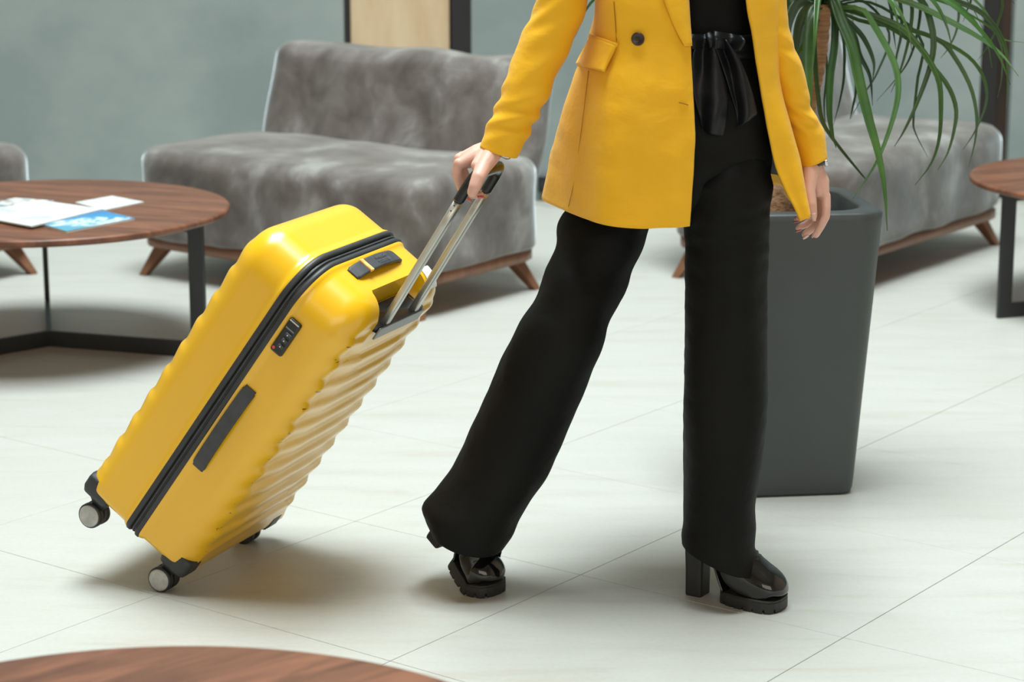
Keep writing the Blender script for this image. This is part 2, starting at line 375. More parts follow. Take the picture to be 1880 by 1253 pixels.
# black socket near the base of the back wall
c = at(1001, 337, Y1)
sk = thing('wall_socket', (c[0], Y1, c[2]), 'small black socket low on the grey back wall beside the coat hem', 'socket')
MB().box((c[0] - .03, Y1 - .022, c[2] - .035), (c[0] + .03, Y1, c[2] + .035)).build('plate', M['blackplastic'], sk, bevel=.005)
MB().tube([(c[0], Y1 - .0225, c[2]), (c[0], Y1 - .026, c[2])], .018, 20).build('outlet', M['rubber'], sk)

# ---------------------------------------------------------------- sofas
def slab(hw, hd, z0, z1, r_plan, r_edge, n=96, shear=0.0, crown=0.0, wob=0.0, seed=1.0, dens=10, bot=True):
    """rounded upholstered block; rings from bottom to the middle of the top"""
    rings = []
    prof = []
    for a in np.linspace(0, np.pi / 2, 6): prof.append((r_edge * .5 * (1 - math.sin(a)), z0 + r_edge * .5 * (1 - math.cos(a))))
    for z in np.linspace(z0 + r_edge * .5, z1 - r_edge, dens)[1:-1]: prof.append((0, z))
    for a in np.linspace(0, np.pi / 2, 8): prof.append((r_edge * (1 - math.cos(a)), z1 - r_edge * (1 - math.sin(a))))
    dmax = min(hw, hd) * .96
    for f in np.linspace(0, 1, 8)[1:]: prof.append((r_edge + (dmax - r_edge) * f, z1 + crown * math.sin(f * math.pi / 2)))
    for d, z in prof:
        P = rrect(hw - d, hd - d, max(r_plan - d * .7, .004), n)
        R = np.column_stack([P[:, 0], P[:, 1] + shear * (z - z0), np.full(n, z)])
        if wob:
            for q in R:
                k = wob * fbm(q, 4.5, seed); q[0] += k * .5; q[1] += k; q[2] += (k * .8 if d > 0 else 0)
        rings.append(R)
    return loftV(rings)
def make_sofa():
    t = thing('sofa', (0, 0, 0), 'x', 'sofa', 'grey velvet lobby sofas')
    Ls, Ds = 1.26, .66
    MBs = MB().add(*slab(Ls / 2, Ds / 2 - .0, .135, .436, .10, .055, crown=.012, wob=.012, seed=2.1))
    V = np.array(MBs.V) + (Ls / 2, Ds / 2, 0)
    fixn(obj('seat', V, MBs.F, M['velvet'], t))
    MBb = MB().add(*slab(.582, .085, .137, .742, .07, .05, shear=.27, wob=.014, seed=5.3, dens=16))
    V = np.array(MBb.V) + (Ls / 2 + .002, Ds - .085, 0)
    fixn(obj('backrest', V, MBb.F, M['velvet'], t))
    P0 = rrect(Ls / 2 - .012, Ds / 2 - .012, .09, 64) + (Ls / 2, Ds / 2); P1 = rrect(Ls / 2 - .03, Ds / 2 - .03, .08, 64) + (Ls / 2, Ds / 2)
    V, Fs = loftV([np.column_stack([P1, np.full(64, .098)]), np.column_stack([P0, np.full(64, .106)]), np.column_stack([P0, np.full(64, .140)])])
    fixn(obj('base_rail', V, Fs, M['beech'], t))
    for sx in (0, 1):
        for sy in (0, 1):
            bx = Ls * sx + (.10 if sx == 0 else -.10); by = Ds * sy + (.09 if sy == 0 else -.09)
            fx = Ls * sx + (.03 if sx == 0 else -.03); fy = Ds * sy + (.03 if sy == 0 else -.03)
            R = [np.array([[x + dx * s, y + dy * s, z] for dx, dy in ((-1, -1), (1, -1), (1, 1), (-1, 1))]) for x, y, z, s in ((fx, fy, 0.0, .014), (bx, by, .125, .030))]
            V, Fs = loftV(R); lg = fixn(obj('leg', V, Fs, M['beech'], t, smooth=False)); bev(lg, .003)
    return t, Ls, Ds
sofa, SL, SD = make_sofa()
ang_b = YAW; ang_a = YAW + math.pi / 2
def leg_world(o, lx, ly): 
    c_, s_ = math.cos(o.rotation_euler[2]), math.sin(o.rotation_euler[2]); return (o.location[0] + c_ * lx - s_ * ly, o.location[1] + s_ * lx + c_ * ly)
# middle sofa: front-left leg foot stands at (-1.244, 7.434)
sofa.rotation_euler[2] = ang_b
c_, s_ = math.cos(ang_b), math.sin(ang_b); sofa.location = (-1.244 - (c_ * .03 - s_ * .03), 7.434 - (s_ * .03 + c_ * .03), 0)
tag(sofa, 'grey velvet sofa behind the yellow suitcase, its backrest in front of the pale wooden panel')
def put_sofa(foot):
    s = copy_tree(sofa); a = ang_a; s.rotation_euler[2] = a; lx, ly = SL - .03, .03
    c_, s_ = math.cos(a), math.sin(a); s.location = (foot[0] - (c_ * lx - s_ * ly), foot[1] - (s_ * lx + c_ * ly), 0); return s
s2 = put_sofa((1.753, 7.991)); tag(s2, 'grey velvet sofa on the right behind the planter and the drooping leaves')
s3 = put_sofa((-1.625, 7.453)); tag(s3, 'grey velvet sofa cut off by the left edge, behind the magazine table')

# ---------------------------------------------------------------- round tables
TH, TR = .41, .535
def make_table(loc, ang, label, radius=TR):
    t = thing('coffee_table', (loc[0], loc[1], 0), label, 'table', 'round walnut coffee tables', rz=ang)
    prof = [(0, TH), (radius - .012, TH), (radius - .004, TH - .002), (radius, TH - .008), (radius - .003, TH - .018), (radius - .03, TH - .026), (0, TH - .026)]
    n = 96; a = np.linspace(0, 2 * np.pi, n, endpoint=False)
    R = [np.column_stack([max(r, .002) * np.cos(a), max(r, .002) * np.sin(a), np.full(n, z)]) for r, z in prof]
    V, Fs = loftV(R); top = fixn(obj('tabletop', V, Fs, M['walnut'], t, world=False)); bev_n = top.modifiers.new('wn', 'WEIGHTED_NORMAL')
    for k in range(3):
        b = k * 2 * math.pi / 3; r0 = .505; wd, th = .046, .016
        m = MB()
        # radial frame: floor bar, upright, upper bar
        O = [(0, 0), (r0, 0), (r0, TH - .026), (.10, TH - .026), (.10, TH - .046), (r0 - wd, TH - .046), (r0 - wd, wd), (0, wd)]
        V = [(x, -th / 2, z) for x, z in O] + [(x, th / 2, z) for x, z in O]; nO = len(O)
        Fs = [tuple(range(nO))[::-1], tuple(range(nO, 2 * nO))] + [(i, (i + 1) % nO, nO + (i + 1) % nO, nO + i) for i in range(nO)]
        V = np.array(V); cb_, sb_ = math.cos(b), math.sin(b)
        V = np.column_stack([V[:, 0] * cb_ - V[:, 1] * sb_, V[:, 0] * sb_ + V[:, 1] * cb_, V[:, 2]])
        lg = fixn(obj('leg', V, Fs, M['steel'], t, smooth=False, world=False)); bev(lg, .0015, 1)
    return t
make_table((-1.35, 6.37), math.radians(-18), 'round walnut coffee table with magazines on the left, black steel legs')
make_table((1.97, 6.92), math.radians(200), 'round walnut coffee table at the right edge with a dark steel leg')
make_table((-.43, 2.30), math.radians(40), 'round walnut table top in the lower left foreground, closest to the camera')
# magazines on the left table
def magazine(corners, z, th, cover, label):
    P = np.array([atz(x, y, z)[:2] for x, y in corners]); c = P.mean(0)
    if np.cross(P[1] - P[0], P[2] - P[0]) < 0: P = P[::-1]
    t = thing('magazine', (c[0], c[1], z), label, 'magazine', 'magazines on the coffee table')
    def q(s, z0, z1): 
        Q = c + (P - c) * s
        return [(x, y, z0) for x, y in Q] + [(x, y, z1) for x, y in Q]
    Fs = [(3, 2, 1, 0), (4, 5, 6, 7), (0, 1, 5, 4), (1, 2, 6, 5), (2, 3, 7, 6), (3, 0, 4, 7)]
    fixn(obj('pages', q(.985, z + .0006, z + th - .0006), Fs, M['paper_edge'], t, False))
    cv = fixn(obj('cover', q(1, z + th - .0006, z + th), Fs, cover, t, False)); fixn(obj('back_cover', q(1, z, z + .0006), Fs, M['white'], t, False))
    return t, cv
zt = TH + .0005
white_cov = cover_mat('printed_white_cover', [(.40, (.78, .8, .8)), (.56, (.72, .74, .74)), (.62, (.45, .55, .58)), (.72, (.8, .74, .7))], 9, 1.0)
white_cov2 = cover_mat('printed_pale_cover', [(.38, (.8, .82, .8)), (.55, (.7, .74, .74)), (.66, (.5, .58, .6))], 12, 1.0, (3, 1, 0))
dark_cov = cover_mat('printed_mixed_cover', [(.36, (.08, .12, .14)), (.46, (.6, .62, .62)), (.55, (.78, .78, .76)), (.64, (.55, .25, .15))], 14, 1.2, (1, 4, 0))
m, nt, N, Lk, b = nodes('printed_pool_cover')
co = coords(nt, 'Object'); n1 = ntex(nt, co, 11, 6, .65, .8); gr = nt.nodes.new('ShaderNodeSeparateXYZ'); Lk.new(co, gr.inputs[0])
ad = N.new('ShaderNodeMath'); ad.operation = 'MULTIPLY_ADD'; Lk.new(gr.outputs[1], ad.inputs[0]); ad.inputs[1].default_value = 1.6; Lk.new(n1, ad.inputs[2])
Lk.new(ramp(nt, ad.outputs[0], [(.36, (.10, .35, .5)), (.45, (.75, .85, .87)), (.52, (.05, .30, .55)), (.7, (.03, .22, .5))]), b.inputs['Base Color']); b.inputs['Roughness'].default_value = .25
blue_cov = m
magazine([(62, 410), (122, 428), (248, 404), (186, 389)], zt, .005, blue_cov, 'blue magazine nearest the table edge, closest of the spread magazines')
magazine([(138, 374), (206, 362), (264, 373), (192, 388)], zt, .004, white_cov2, 'pale magazine lying furthest right on the coffee table')
magazine([(-60, 396), (58, 418), (190, 386), (72, 370)], zt + .0055, .004, white_cov, 'white magazine just left of the blue one, on top of the spread')
magazine([(-60, 384), (-10, 392), (100, 371), (28, 366)], zt, .0045, dark_cov, 'dark mottled magazine at the back left of the magazine spread')

# ---------------------------------------------------------------- planter and plant
PC = np.array([.612, 5.005]); PA = 0.117
pl = thing('planter', (PC[0], PC[1], 0), 'tall tapered charcoal planter behind the walking person', 'planter')
ca, sa = math.cos(PA), math.sin(PA)
def pr_ring(h, r, z, n=128):
    P = rrect(h, h, r, n); return np.column_stack([PC[0] + ca * P[:, 0] - sa * P[:, 1], PC[1] + sa * P[:, 0] + ca * P[:, 1], np.full(n, z)])
PH = .655
rings = [pr_ring(.140, .030, .0), pr_ring(.147, .032, .004), pr_ring(.150, .034, .012)]
for f in np.linspace(.05, .97, 14): rings.append(pr_ring(.150 + .042 * f, .034 + .022 * f, PH * f))
rings += [pr_ring(.1915, .058, PH - .006), pr_ring(.187, .058, PH - .0015), pr_ring(.183, .058, PH), pr_ring(.156, .075, PH + .0005), pr_ring(.152, .075, PH - .004), pr_ring(.150, .075, PH - .12), pr_ring(.01, .005, PH - .125)]
V, Fs = loftV(rings); fixn(obj('pot', V, Fs, M['planter'], pl))
rings = [pr_ring(.149, .075, PH - .10), pr_ring(.1, .06, PH - .09), pr_ring(.01, .008, PH - .085)]
V, Fs = loftV(rings, cap0=False); fixn(obj('soil', V, Fs, M['soil'], pl))
CR = at(1512, 8, 5.03)
pt = thing('potted_palm', (PC[0] + .02, PC[1], PH - .1), 'ponytail palm with long drooping green leaves growing in the charcoal planter', 'plant')
# swollen base
base = at(1436, 372, 5.02)
a = np.linspace(0, 2 * np.pi, 40, endpoint=False); rings = []
for r, z in ((.085, PH - .12), (.10, PH - .06), (.095, PH - .0), (.078, PH + .035), (.052, PH + .06), (.034, PH + .085), (.026, PH + .11)):
    R = np.column_stack([base[0] + r * np.cos(a), base[1] + r * np.sin(a), np.full(40, z)])
    for q in R:
        k = .012 * fbm(q, 22, 3) ; d = nrm([q[0] - base[0], q[1] - base[1], 0]); q += d * k
    rings.append(R)
V, Fs = loftV(catmull(rings, 24)); fixn(obj('caudex', V, Fs, M['bark'], pt))
tp = catmull([(base[0], base[1], PH + .09), at(1462, 290, 5.02), at(1488, 190, 5.02), at(1503, 110, 5.03), CR], 60)
rr = .013 + .006 * np.linspace(0, 1, 60) ** 1.5 + .0012 * np.sin(np.arange(60) * 1.9)
MB().tube(tp, rr, 18).build('trunk', M['trunk'], pt, smooth=True)
random.seed(7)
def leaf(path, wd, m, face=None, tip=.15):
    P = catmull(path, 26); T = np.gradient(P, axis=0); f0 = nrm(face if face is not None else (random.uniform(-.5, .5), -1, random.uniform(-.1, .5)))
    V = []; k = len(P)
    for i in range(k):
        t = nrm(T[i]); s = np.cross(t, f0); 
        if np.linalg.norm(s) < .1: s = np.array([1., 0, 0])
        s = nrm(s); n_ = nrm(np.cross(s, t)); q = i / (k - 1)
        ww = wd * .5 * min(1, .55 + q * 2.2) * (1 if q < .45 else max(.06, 1 - ((q - .45) / .55) ** 1.7))
        V += [P[i] - s * ww + n_ * ww * .28, P[i] - s * ww * .5 + n_ * ww * .08, P[i], P[i] + s * ww * .5 + n_ * ww * .08, P[i] + s * ww + n_ * ww * .28]
    o = obj('leaf', V, gridfaces(k, 5), M[m], pt)
    sd = o.modifiers.new('thick', 'SOLIDIFY'); sd.thickness = .0007
    return o
def hero(px, wd, y1, m='leaf', y0=5.03, pre=None):
    pts = [(1512 + random.uniform(-8, 8), 8 + random.uniform(-8, 8))] + (pre or []) + px
    n = len(pts); d = np.r_[0, np.cumsum([math.hypot(pts[i + 1][0] - pts[i][0], pts[i + 1][1] - pts[i][1]) for i in range(n - 1)])]; d /= d[-1]
    leaf([at(x, y, y0 + (y1 - y0) * (f ** .8)) for (x, y), f in zip(pts, d)], wd, m)
U = [(1550, -60), (1620, -70)]
hero([(1526, -10), (1543, 36), (1563, 84), (1576, 143), (1594, 217), (1612, 281), (1624, 350), (1629, 424)], .024, 4.72)
hero([(1494, 22), (1487, 64), (1484, 128), (1486, 170), (1489, 205)], .027, 4.86, 'leaf')
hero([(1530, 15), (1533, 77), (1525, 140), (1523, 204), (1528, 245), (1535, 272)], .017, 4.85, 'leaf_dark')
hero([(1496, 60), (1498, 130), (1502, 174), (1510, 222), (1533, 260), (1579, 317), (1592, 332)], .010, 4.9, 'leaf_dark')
hero([(1579, 15), (1604, 46), (1625, 82), (1640, 112), (1648, 143), (1648, 179), (1637, 225), (1617, 281), (1597, 319), (1566, 365)], .014, 4.84, 'leaf_light')
hero([(1594, 25), (1655, 51), (1688, 87), (1709, 117), (1724, 153), (1727, 199), (1724, 255), (1709, 301), (1680, 340)], .014, 4.9)
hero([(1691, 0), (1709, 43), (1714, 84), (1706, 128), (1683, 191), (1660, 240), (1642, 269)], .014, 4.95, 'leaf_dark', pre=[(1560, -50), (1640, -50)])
hero([(1655, 0), (1706, 20), (1757, 46), (1798, 69), (1839, 100), (1870, 140)], .013, 4.9, 'leaf_light', pre=[(1580, -18)])
hero([(1752, 0), (1798, 20), (1831, 56), (1847, 94), (1850, 140), (1847, 197)], .012, 5.0, 'leaf', pre=[(1600, -50), (1690, -30)])
hero([(1579, 38), (1655, 51), (1724, 74), (1757, 112), (1783, 163), (1793, 214), (1790, 260), (1778, 308)], .010, 5.1)
hero([(1600, 30), (1706, 66), (1768, 97), (1798, 128), (1811, 163), (1808, 199), (1788, 245), (1768, 275)], .009, 5.15, 'leaf')
hero([(1600, 34), (1680, 80), (1706, 115), (1740, 158), (1755, 199), (1752, 237), (1740, 281), (1722, 312)], .011, 5.0)
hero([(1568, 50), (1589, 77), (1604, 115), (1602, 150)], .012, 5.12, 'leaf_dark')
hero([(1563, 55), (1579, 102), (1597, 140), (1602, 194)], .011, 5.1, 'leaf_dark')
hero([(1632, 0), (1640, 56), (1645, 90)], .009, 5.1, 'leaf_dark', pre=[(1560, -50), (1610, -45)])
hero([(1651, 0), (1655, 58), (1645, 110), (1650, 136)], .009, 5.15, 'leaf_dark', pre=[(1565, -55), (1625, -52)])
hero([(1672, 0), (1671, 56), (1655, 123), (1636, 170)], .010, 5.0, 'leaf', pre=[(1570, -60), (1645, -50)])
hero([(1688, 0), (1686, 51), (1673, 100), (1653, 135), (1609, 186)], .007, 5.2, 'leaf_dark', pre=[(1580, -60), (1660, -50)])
hero([(1757, 0), (1757, 51), (1742, 87), (1727, 107)], .007, 5.2, 'leaf', pre=[(1600, -70), (1720, -60)])
hero([(1838, -10), (1831, 46), (1814, 84), (1795, 110)], .006, 5.2, 'leaf', pre=[(1620, -80), (1780, -80)])
hero([(1781, -10), (1775, 20), (1768, 40)], .006, 5.2, 'leaf', pre=[(1620, -80), (1740, -60)])
hero([(1795, 5), (1826, 50), (1843, 72), (1880, 78)], .006, 5.1, 'leaf_light', pre=[(1600, -60), (1730, -40)])
hero([(1815, 48), (1836, 78), (1840, 110), (1838, 150), (1831, 180)], .005, 5.15, 'leaf', pre=[(1600, -10), (1720, 0)])
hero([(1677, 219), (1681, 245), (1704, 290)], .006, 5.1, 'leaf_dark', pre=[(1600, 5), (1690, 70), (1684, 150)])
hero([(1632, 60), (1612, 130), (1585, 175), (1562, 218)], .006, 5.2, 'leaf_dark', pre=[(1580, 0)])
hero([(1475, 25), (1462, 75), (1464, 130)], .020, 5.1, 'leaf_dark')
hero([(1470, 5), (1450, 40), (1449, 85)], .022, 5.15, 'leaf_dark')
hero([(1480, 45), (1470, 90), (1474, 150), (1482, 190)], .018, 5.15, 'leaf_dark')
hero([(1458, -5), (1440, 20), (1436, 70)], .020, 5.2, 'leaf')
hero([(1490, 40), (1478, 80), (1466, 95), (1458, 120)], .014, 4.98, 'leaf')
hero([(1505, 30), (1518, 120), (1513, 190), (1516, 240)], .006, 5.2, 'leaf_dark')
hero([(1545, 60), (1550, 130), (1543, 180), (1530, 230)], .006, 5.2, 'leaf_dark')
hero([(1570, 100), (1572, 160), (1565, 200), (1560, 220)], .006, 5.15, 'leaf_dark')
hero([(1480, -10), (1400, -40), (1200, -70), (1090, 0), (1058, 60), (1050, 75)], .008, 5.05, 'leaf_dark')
for i in range(46):
    az = random.uniform(0, 2 * math.pi); L_ = random.uniform(.3, .62); el = random.uniform(.15, 1.25); dr = np.array([math.cos(az), math.sin(az), 0])
    p = CR + np.array([0, 0, random.uniform(-.01, .05)]); path = [p.copy()]; e = el; st = L_ / 7
    for k in range(7):
        p = p + st * (dr * math.cos(e) + np.array([0, 0, math.sin(e)])); path.append(p.copy()); e -= random.uniform(.18, .36)
    if path[-1][2] < CR[2] - .02 and path[-1][0] > CR[0] - .05: 
        path = [q + np.array([0, 0, .05 * k / 7]) for k, q in enumerate(path)]
    leaf(path, random.uniform(.008, .018), random.choice(['leaf', 'leaf', 'leaf_dark', 'leaf_light']), (random.uniform(-.6, .6), -.6, 1))

# ---------------------------------------------------------------- suitcase
SO = np.array([-0.64729186, 4.17273766, 0.0403596]); SU = np.array([0.54220187, -0.22644387, 0.80916025])
ST = np.array([-0.74665952, 0.31183307, 0.58758803]); SW = np.array([0.38537863, 0.92275853, 0.0])
L, T, W = .691, .2785, .425
sc = thing('suitcase', (SO[0], SO[1], 0), 'large yellow hard-shell suitcase on wheels, tilted and pulled by the person', 'suitcase')
Rm = Matrix(((SW[0], ST[0], SU[0]), (SW[1], ST[1], SU[1]), (SW[2], ST[2], SU[2])))
sc.rotation_euler = Rm.to_euler()
SH = np.array(Rm.transposed() @ Vector((0, 0, SO[2])))
def sobj(name, V, Fs, m, parent=None, smooth=True): return fixn(obj(name, np.asarray(V, float) + SH, Fs, M[m], parent or sc, smooth, world=False))
def smb(mb, name, m, parent=None, smooth=False, bevel=0, seg=2):
    o = obj(name, np.array(mb.V) + SH, mb.F, M[m], parent or sc, smooth, world=False); fixn(o)
    if bevel: bev(o, bevel, seg)
    return o
RC, RB, RE = .085, .022, .050
def sstep(x): x = np.clip(x, 0, 1); return x * x * (3 - 2 * x)
def ribs(x, z, k):
    v = (z + .05 * np.sin((x / W) * 2.4 + .3) * (z / L - .35) - .02 * (x / W)) / (.058 if k else .066)
    f = v - np.floor(v); f = np.where(f < .74, f / .74, (1 - f) / .26); return .45 * f + .55 * f * f * (3 - 2 * f)
def shell_rings(back, n=300):
    rings = []; half = T / 2 - .015; prof = []
    prof += [(half, .008, 0, 1, 0), (half, -.004, 0, 1, 0), (half - .004, -.0045, 0, 1, 0), (half - .009, -.002, 0, 1, 0), (half - .012, 0, 0, 1, 0)]
    for p in np.linspace(half - .02, RE, 10): prof.append((p, .0015 * (1 - p / half), 0, 1, 0))
    for a in np.linspace(0, np.pi / 2, 14)[1:]: prof.append((RE - RE * math.sin(a), .001 + RE * (1 - math.cos(a)), float(sstep(a / 1.25 - .15)), math.cos(a), math.sin(a)))
    dmax = W / 2 - .002
    for f in np.linspace(0, 1, 40)[1:]:
        ins = RE + (dmax - RE) * f; prof.append((-.006 * float(sstep(f * 1.6)), ins, 1, 0, 1))
    for p, ins, mk, nx, ny in prof:
        P = rrect2(W / 2 - ins, L / 2 - ins, max(RC - ins, .0004), rb=max(RB - ins, .0004))
        N2 = np.roll(P, -1, 0) - np.roll(P, 1, 0); N2 = np.column_stack([N2[:, 1], -N2[:, 0]]); N2 /= (np.linalg.norm(N2, axis=1)[:, None] + 1e-9)
        x = P[:, 0] + W / 2; z = P[:, 1] + L / 2
        edge = sstep((L - .03 - z) / .05) * sstep((z - .03) / .05)
        if back: edge = edge * (1 - sstep((z - (L - .13)) / .03) * sstep((.125 - np.abs(x - .213)) / .03))
        d = (ribs(x, z, back) - .5) * (.0072 if back else .0046) * mk * edge
        y = p - d * ny if True else p
        x = x + N2[:, 0] * d * nx; z = z + N2[:, 1] * d * nx
        # lower edge of the shell is squarer than the others
        y = np.broadcast_to(y, x.shape).copy(); aa = np.clip((RE - y) / RE, 0, 1.2); bb = np.clip((RE - z) / RE, 0, 1.2)
        mm = np.maximum(aa, bb) / (np.hypot(aa, bb) + 1e-9); kk = np.where((aa > 0) & (bb > 0), 1 + .92 * (1 / np.maximum(mm, .5) - 1), 1)
        y = np.where(aa > 0, RE - aa * kk * RE, y); z = np.where(bb > 0, RE - bb * kk * RE, z)
        yy = y if back else T - y
        rings.append(np.column_stack([x, yy, z]))
    return rings
def shell_mesh(back):
    R = shell_rings(back); V, Fs = loftV(R, True, False); nr, nc = len(R), len(R[0]); last = np.asarray(R[-1]); off = (nr - 1) * nc
    P = rrect2(.1, .2, .02); mir = [int(np.argmin(((P - (-p[0], p[1])) ** 2).sum(1))) for p in P]
    for i in range(nc):
        j = (i + 1) % nc
        if P[i, 0] < -1e-6 and P[j, 0] < -1e-6 and len({i, j, mir[i], mir[j]}) == 4: Fs.append((off + i, off + j, off + mir[j], off + mir[i]))
    return V, Fs
V, Fs = shell_mesh(True); back = sobj('back_shell', V, Fs, 'case')
V, Fs = shell_mesh(False); front = sobj('front_shell', V, Fs, 'case')
# handle well cut into the back shell
NX0, NX1, NZ = .108, .318, .634
P = rrect((NX1 - NX0) / 2, .09, .022, 48)
R = [np.column_stack([P[:, 0] + (NX0 + NX1) / 2, np.full(48, y), P[:, 1] + NZ + .09]) for y in (-.06, .040, .046)]
R[2] = np.column_stack([P[:, 0] * .95 + (NX0 + NX1) / 2, np.full(48, .046), P[:, 1] * .97 + NZ + .09])
V, Fs = loftV(R); cut = sobj('cutter', V, Fs, 'case', smooth=False)
bo = back.modifiers.new('cut', 'BOOLEAN'); bo.operation = 'DIFFERENCE'; bo.object = cut; bo.solver = 'EXACT'
bpy.context.view_layer.update()
dg = bpy.context.evaluated_depsgraph_get(); me = bpy.data.meshes.new_from_object(back.evaluated_get(dg))
back.modifiers.clear(); back.data = me; me.name = 'back_shell'; me.materials.clear(); me.materials.append(M['case'])
me.polygons.foreach_set('use_smooth', [True] * len(me.polygons)); me.set_sharp_from_angle(angle=.7)
bpy.data.objects.remove(cut, do_unlink=True)
O = rrect((NX1 - NX0) / 2 - .002, .0255, .012, 40)
R = [np.column_stack([O[:, 0] * k + (NX0 + NX1) / 2, O[:, 1] * k + .0165, np.full(40, z)]) for k, z in ((1, NZ - .008), (1, NZ + .0075), (.985, NZ + .009), (.96, NZ + .0085), (.94, NZ + .005), (.05, NZ + .005))]
V, Fs = loftV(R); sobj('handle_plate', V, Fs, 'blackplastic')
smb(MB().box((NX0 + .006, -.0115, NZ - .022), (NX1 - .006, -.0075, NZ + .006)), 'plate_edge', 'alu_dark', bevel=.0015)
# zipper: two rubber rims with coil tape between
def ring_sweep(y0, y1, out, n=200, inset=0.0):
    rings = []
    for y, d in ((y0, -.006), (y0, out * .6), (y0 + (y1 - y0) * .25, out), (y0 + (y1 - y0) * .75, out), (y1, out * .6), (y1, -.006)):
        P = rrect2(W / 2 + d, L / 2 + d, RC + d, rb=RB + d); rings.append(np.column_stack([P[:, 0] + W / 2, np.full(len(P), y), P[:, 1] + L / 2]))
    return loftV(rings, False, False)
mid = T / 2
for y0, y1 in ((mid - .0175, mid - .0055), (mid + .0055, mid + .0175)):
    V, Fs = ring_sweep(y0, y1, .0065); sobj('zipper_rim', V, Fs, 'rubber')
V, Fs = ring_sweep(mid - .006, mid + .006, .001); zp = sobj('zipper_tape', V, Fs, 'blackplastic')
V, Fs = ring_sweep(mid - .0022, mid + .0022, .0035); sobj('zipper_coil', V, Fs, 'strap', zp)
# combination lock on the narrow side
lk = smb(MB().box((-.008, .086, .516), (.004, .114, .596)), 'combination_lock', 'blackplastic', bevel=.005, seg=3)
for i, z in enumerate((.537, .551, .565)):
    smb(MB().tube([(-.0085, .090, z), (-.0085, .102, z)], .0042, 14), 'dial', 'strap', lk)
    smb(MB().box((-.0128, .0955, z - .0012), (-.0122, .0975, z + .0012)), 'dial_mark', 'white', lk)
smb(MB().box((-.0088, .090, .574), (-.0078, .110, .577)), 'lock_groove', 'alu_dark', lk)
smb(MB().box((-.0088, .089, .591), (-.0070, .111, .5935)), 'lock_trim', 'alu', lk)
smb(MB().tube([(-.0078, .1075, .5255), (-.0088, .1075, .5255)], .0032, 14), 'lock_badge', 'red', lk)
# side handle and top handle
def strap_handle(name, p0, p1, nrm_, wid, rise, th):
    p0, p1, nrm_ = map(lambda v: np.array(v, float), (p0, p1, nrm_)); ax = nrm(p1 - p0); lat = np.cross(ax, nrm_)
    prof = [(0, .0015), (.04, .004), (.16, .005 + rise * .5), (.5, .005 + rise), (.84, .005 + rise * .5), (.96, .004), (1, .0015)]
    rings = []; pr_ = catmull(prof, 40)
    for f, h in pr_:
        c = p0 + (p1 - p0) * f + nrm_ * h; hw = wid / 2 * (1 if .03 < f < .97 else .86)
        O = rrect(hw, th / 2, th * .4, 28); rings.append(c + np.outer(O[:, 0], lat) + np.outer(O[:, 1], nrm_))
    V, Fs = loftV(rings); return sobj(name, V, Fs, 'strap')
hs = strap_handle('side_handle', (0.001, .1, .214), (0.001, .1, .423), (-1, 0, 0), .029, .006, .006)
ht = strap_handle('top_handle', (.106, .093, L - .001), (.300, .093, L - .001), (0, 0, 1), .031, .010, .006)
smb(MB().box((.146, .0765, L + .0098), (.158, .1095, L + .0165)), 'orange_tag', 'orange', ht, bevel=.002)
def text_part(s, size, loc, xdir, ydir, m, parent, name):
    cu = bpy.data.curves.new(name, 'FONT'); cu.body = s; cu.size = size; cu.align_x = 'CENTER'; cu.align_y = 'CENTER'; cu.extrude = .0002
    to = bpy.data.objects.new(name, cu); C.objects.link(to); bpy.context.view_layer.update()
    me = bpy.data.meshes.new_from_object(to.evaluated_get(bpy.context.evaluated_depsgraph_get())); bpy.data.objects.remove(to, do_unlink=True)
    xd, yd = np.array(xdir, float), np.array(ydir, float); zd = np.cross(xd, yd)
    V = np.array([v.co for v in me.vertices]) @ np.array([xd, yd, zd]) + np.array(loc)
    Fs = [tuple(p.vertices) for p in me.polygons]
    o = obj(name, V + SH, Fs, M[m], parent, False, world=False); return o
text_part('AMERICAN', .0095, (.215, .098, L + .0185), (1, 0, 0), (0, 1, 0), 'emboss', ht, 'embossed_lettering')
text_part('TOURISTER', .0095, (.215, .087, L + .0185), (1, 0, 0), (0, 1, 0), 'emboss', ht, 'embossed_lettering')
# white sticker over the far top edge
V = []; th_ = np.linspace(.02, .95, 10)
for a in th_:
    for x in (.330, .334, .362, .366):
        V.append((x, RE - (RE + .0012) * math.sin(a), L - RE - .001 + (RE + .0012) * math.cos(a)))
sobj('white_sticker', V, gridfaces(10, 4), 'white')
# telescopic handle
HR = [(.207, .010), (.296, .010)]; tilt = .0615; HZ1 = .932
def hp(x, z): return np.array([x, -.002 + tilt * (z - .635), z])
for x in (.148, .275):
    O = rrect(.0105, .0072, .003, 24); rings = []
    for z in np.linspace(.634, HZ1, 6): rings.append(np.column_stack([O[:, 0] + x, O[:, 1] + hp(x, z)[1], np.full(24, z)]))
    V, Fs = loftV(rings); tb = sobj('handle_tube', V, Fs, 'alu')
    if x < .2:
        for z in (HZ1 - .012, HZ1 - .024):
            q = hp(x, z); smb(MB().tube([q + (0, 0, 0) + np.array([-.0098, 0, 0]), q + np.array([-.0112, 0, 0])], .0014, 10), 'rivet', 'blackplastic', tb)
path = catmull([hp(.148, HZ1 - .004), hp(.148, .955), hp(.150, .973), hp(.162, .986), hp(.190, .989), hp(.2115, .9895), hp(.233, .989), hp(.261, .986), hp(.273, .973), hp(.275, .955), hp(.275, HZ1 - .004)], 60)
smb(MB().tube(path, .0135, 18, ry=.0105, up=(0, 1, 0)), 'grip', 'blackplastic', smooth=True)
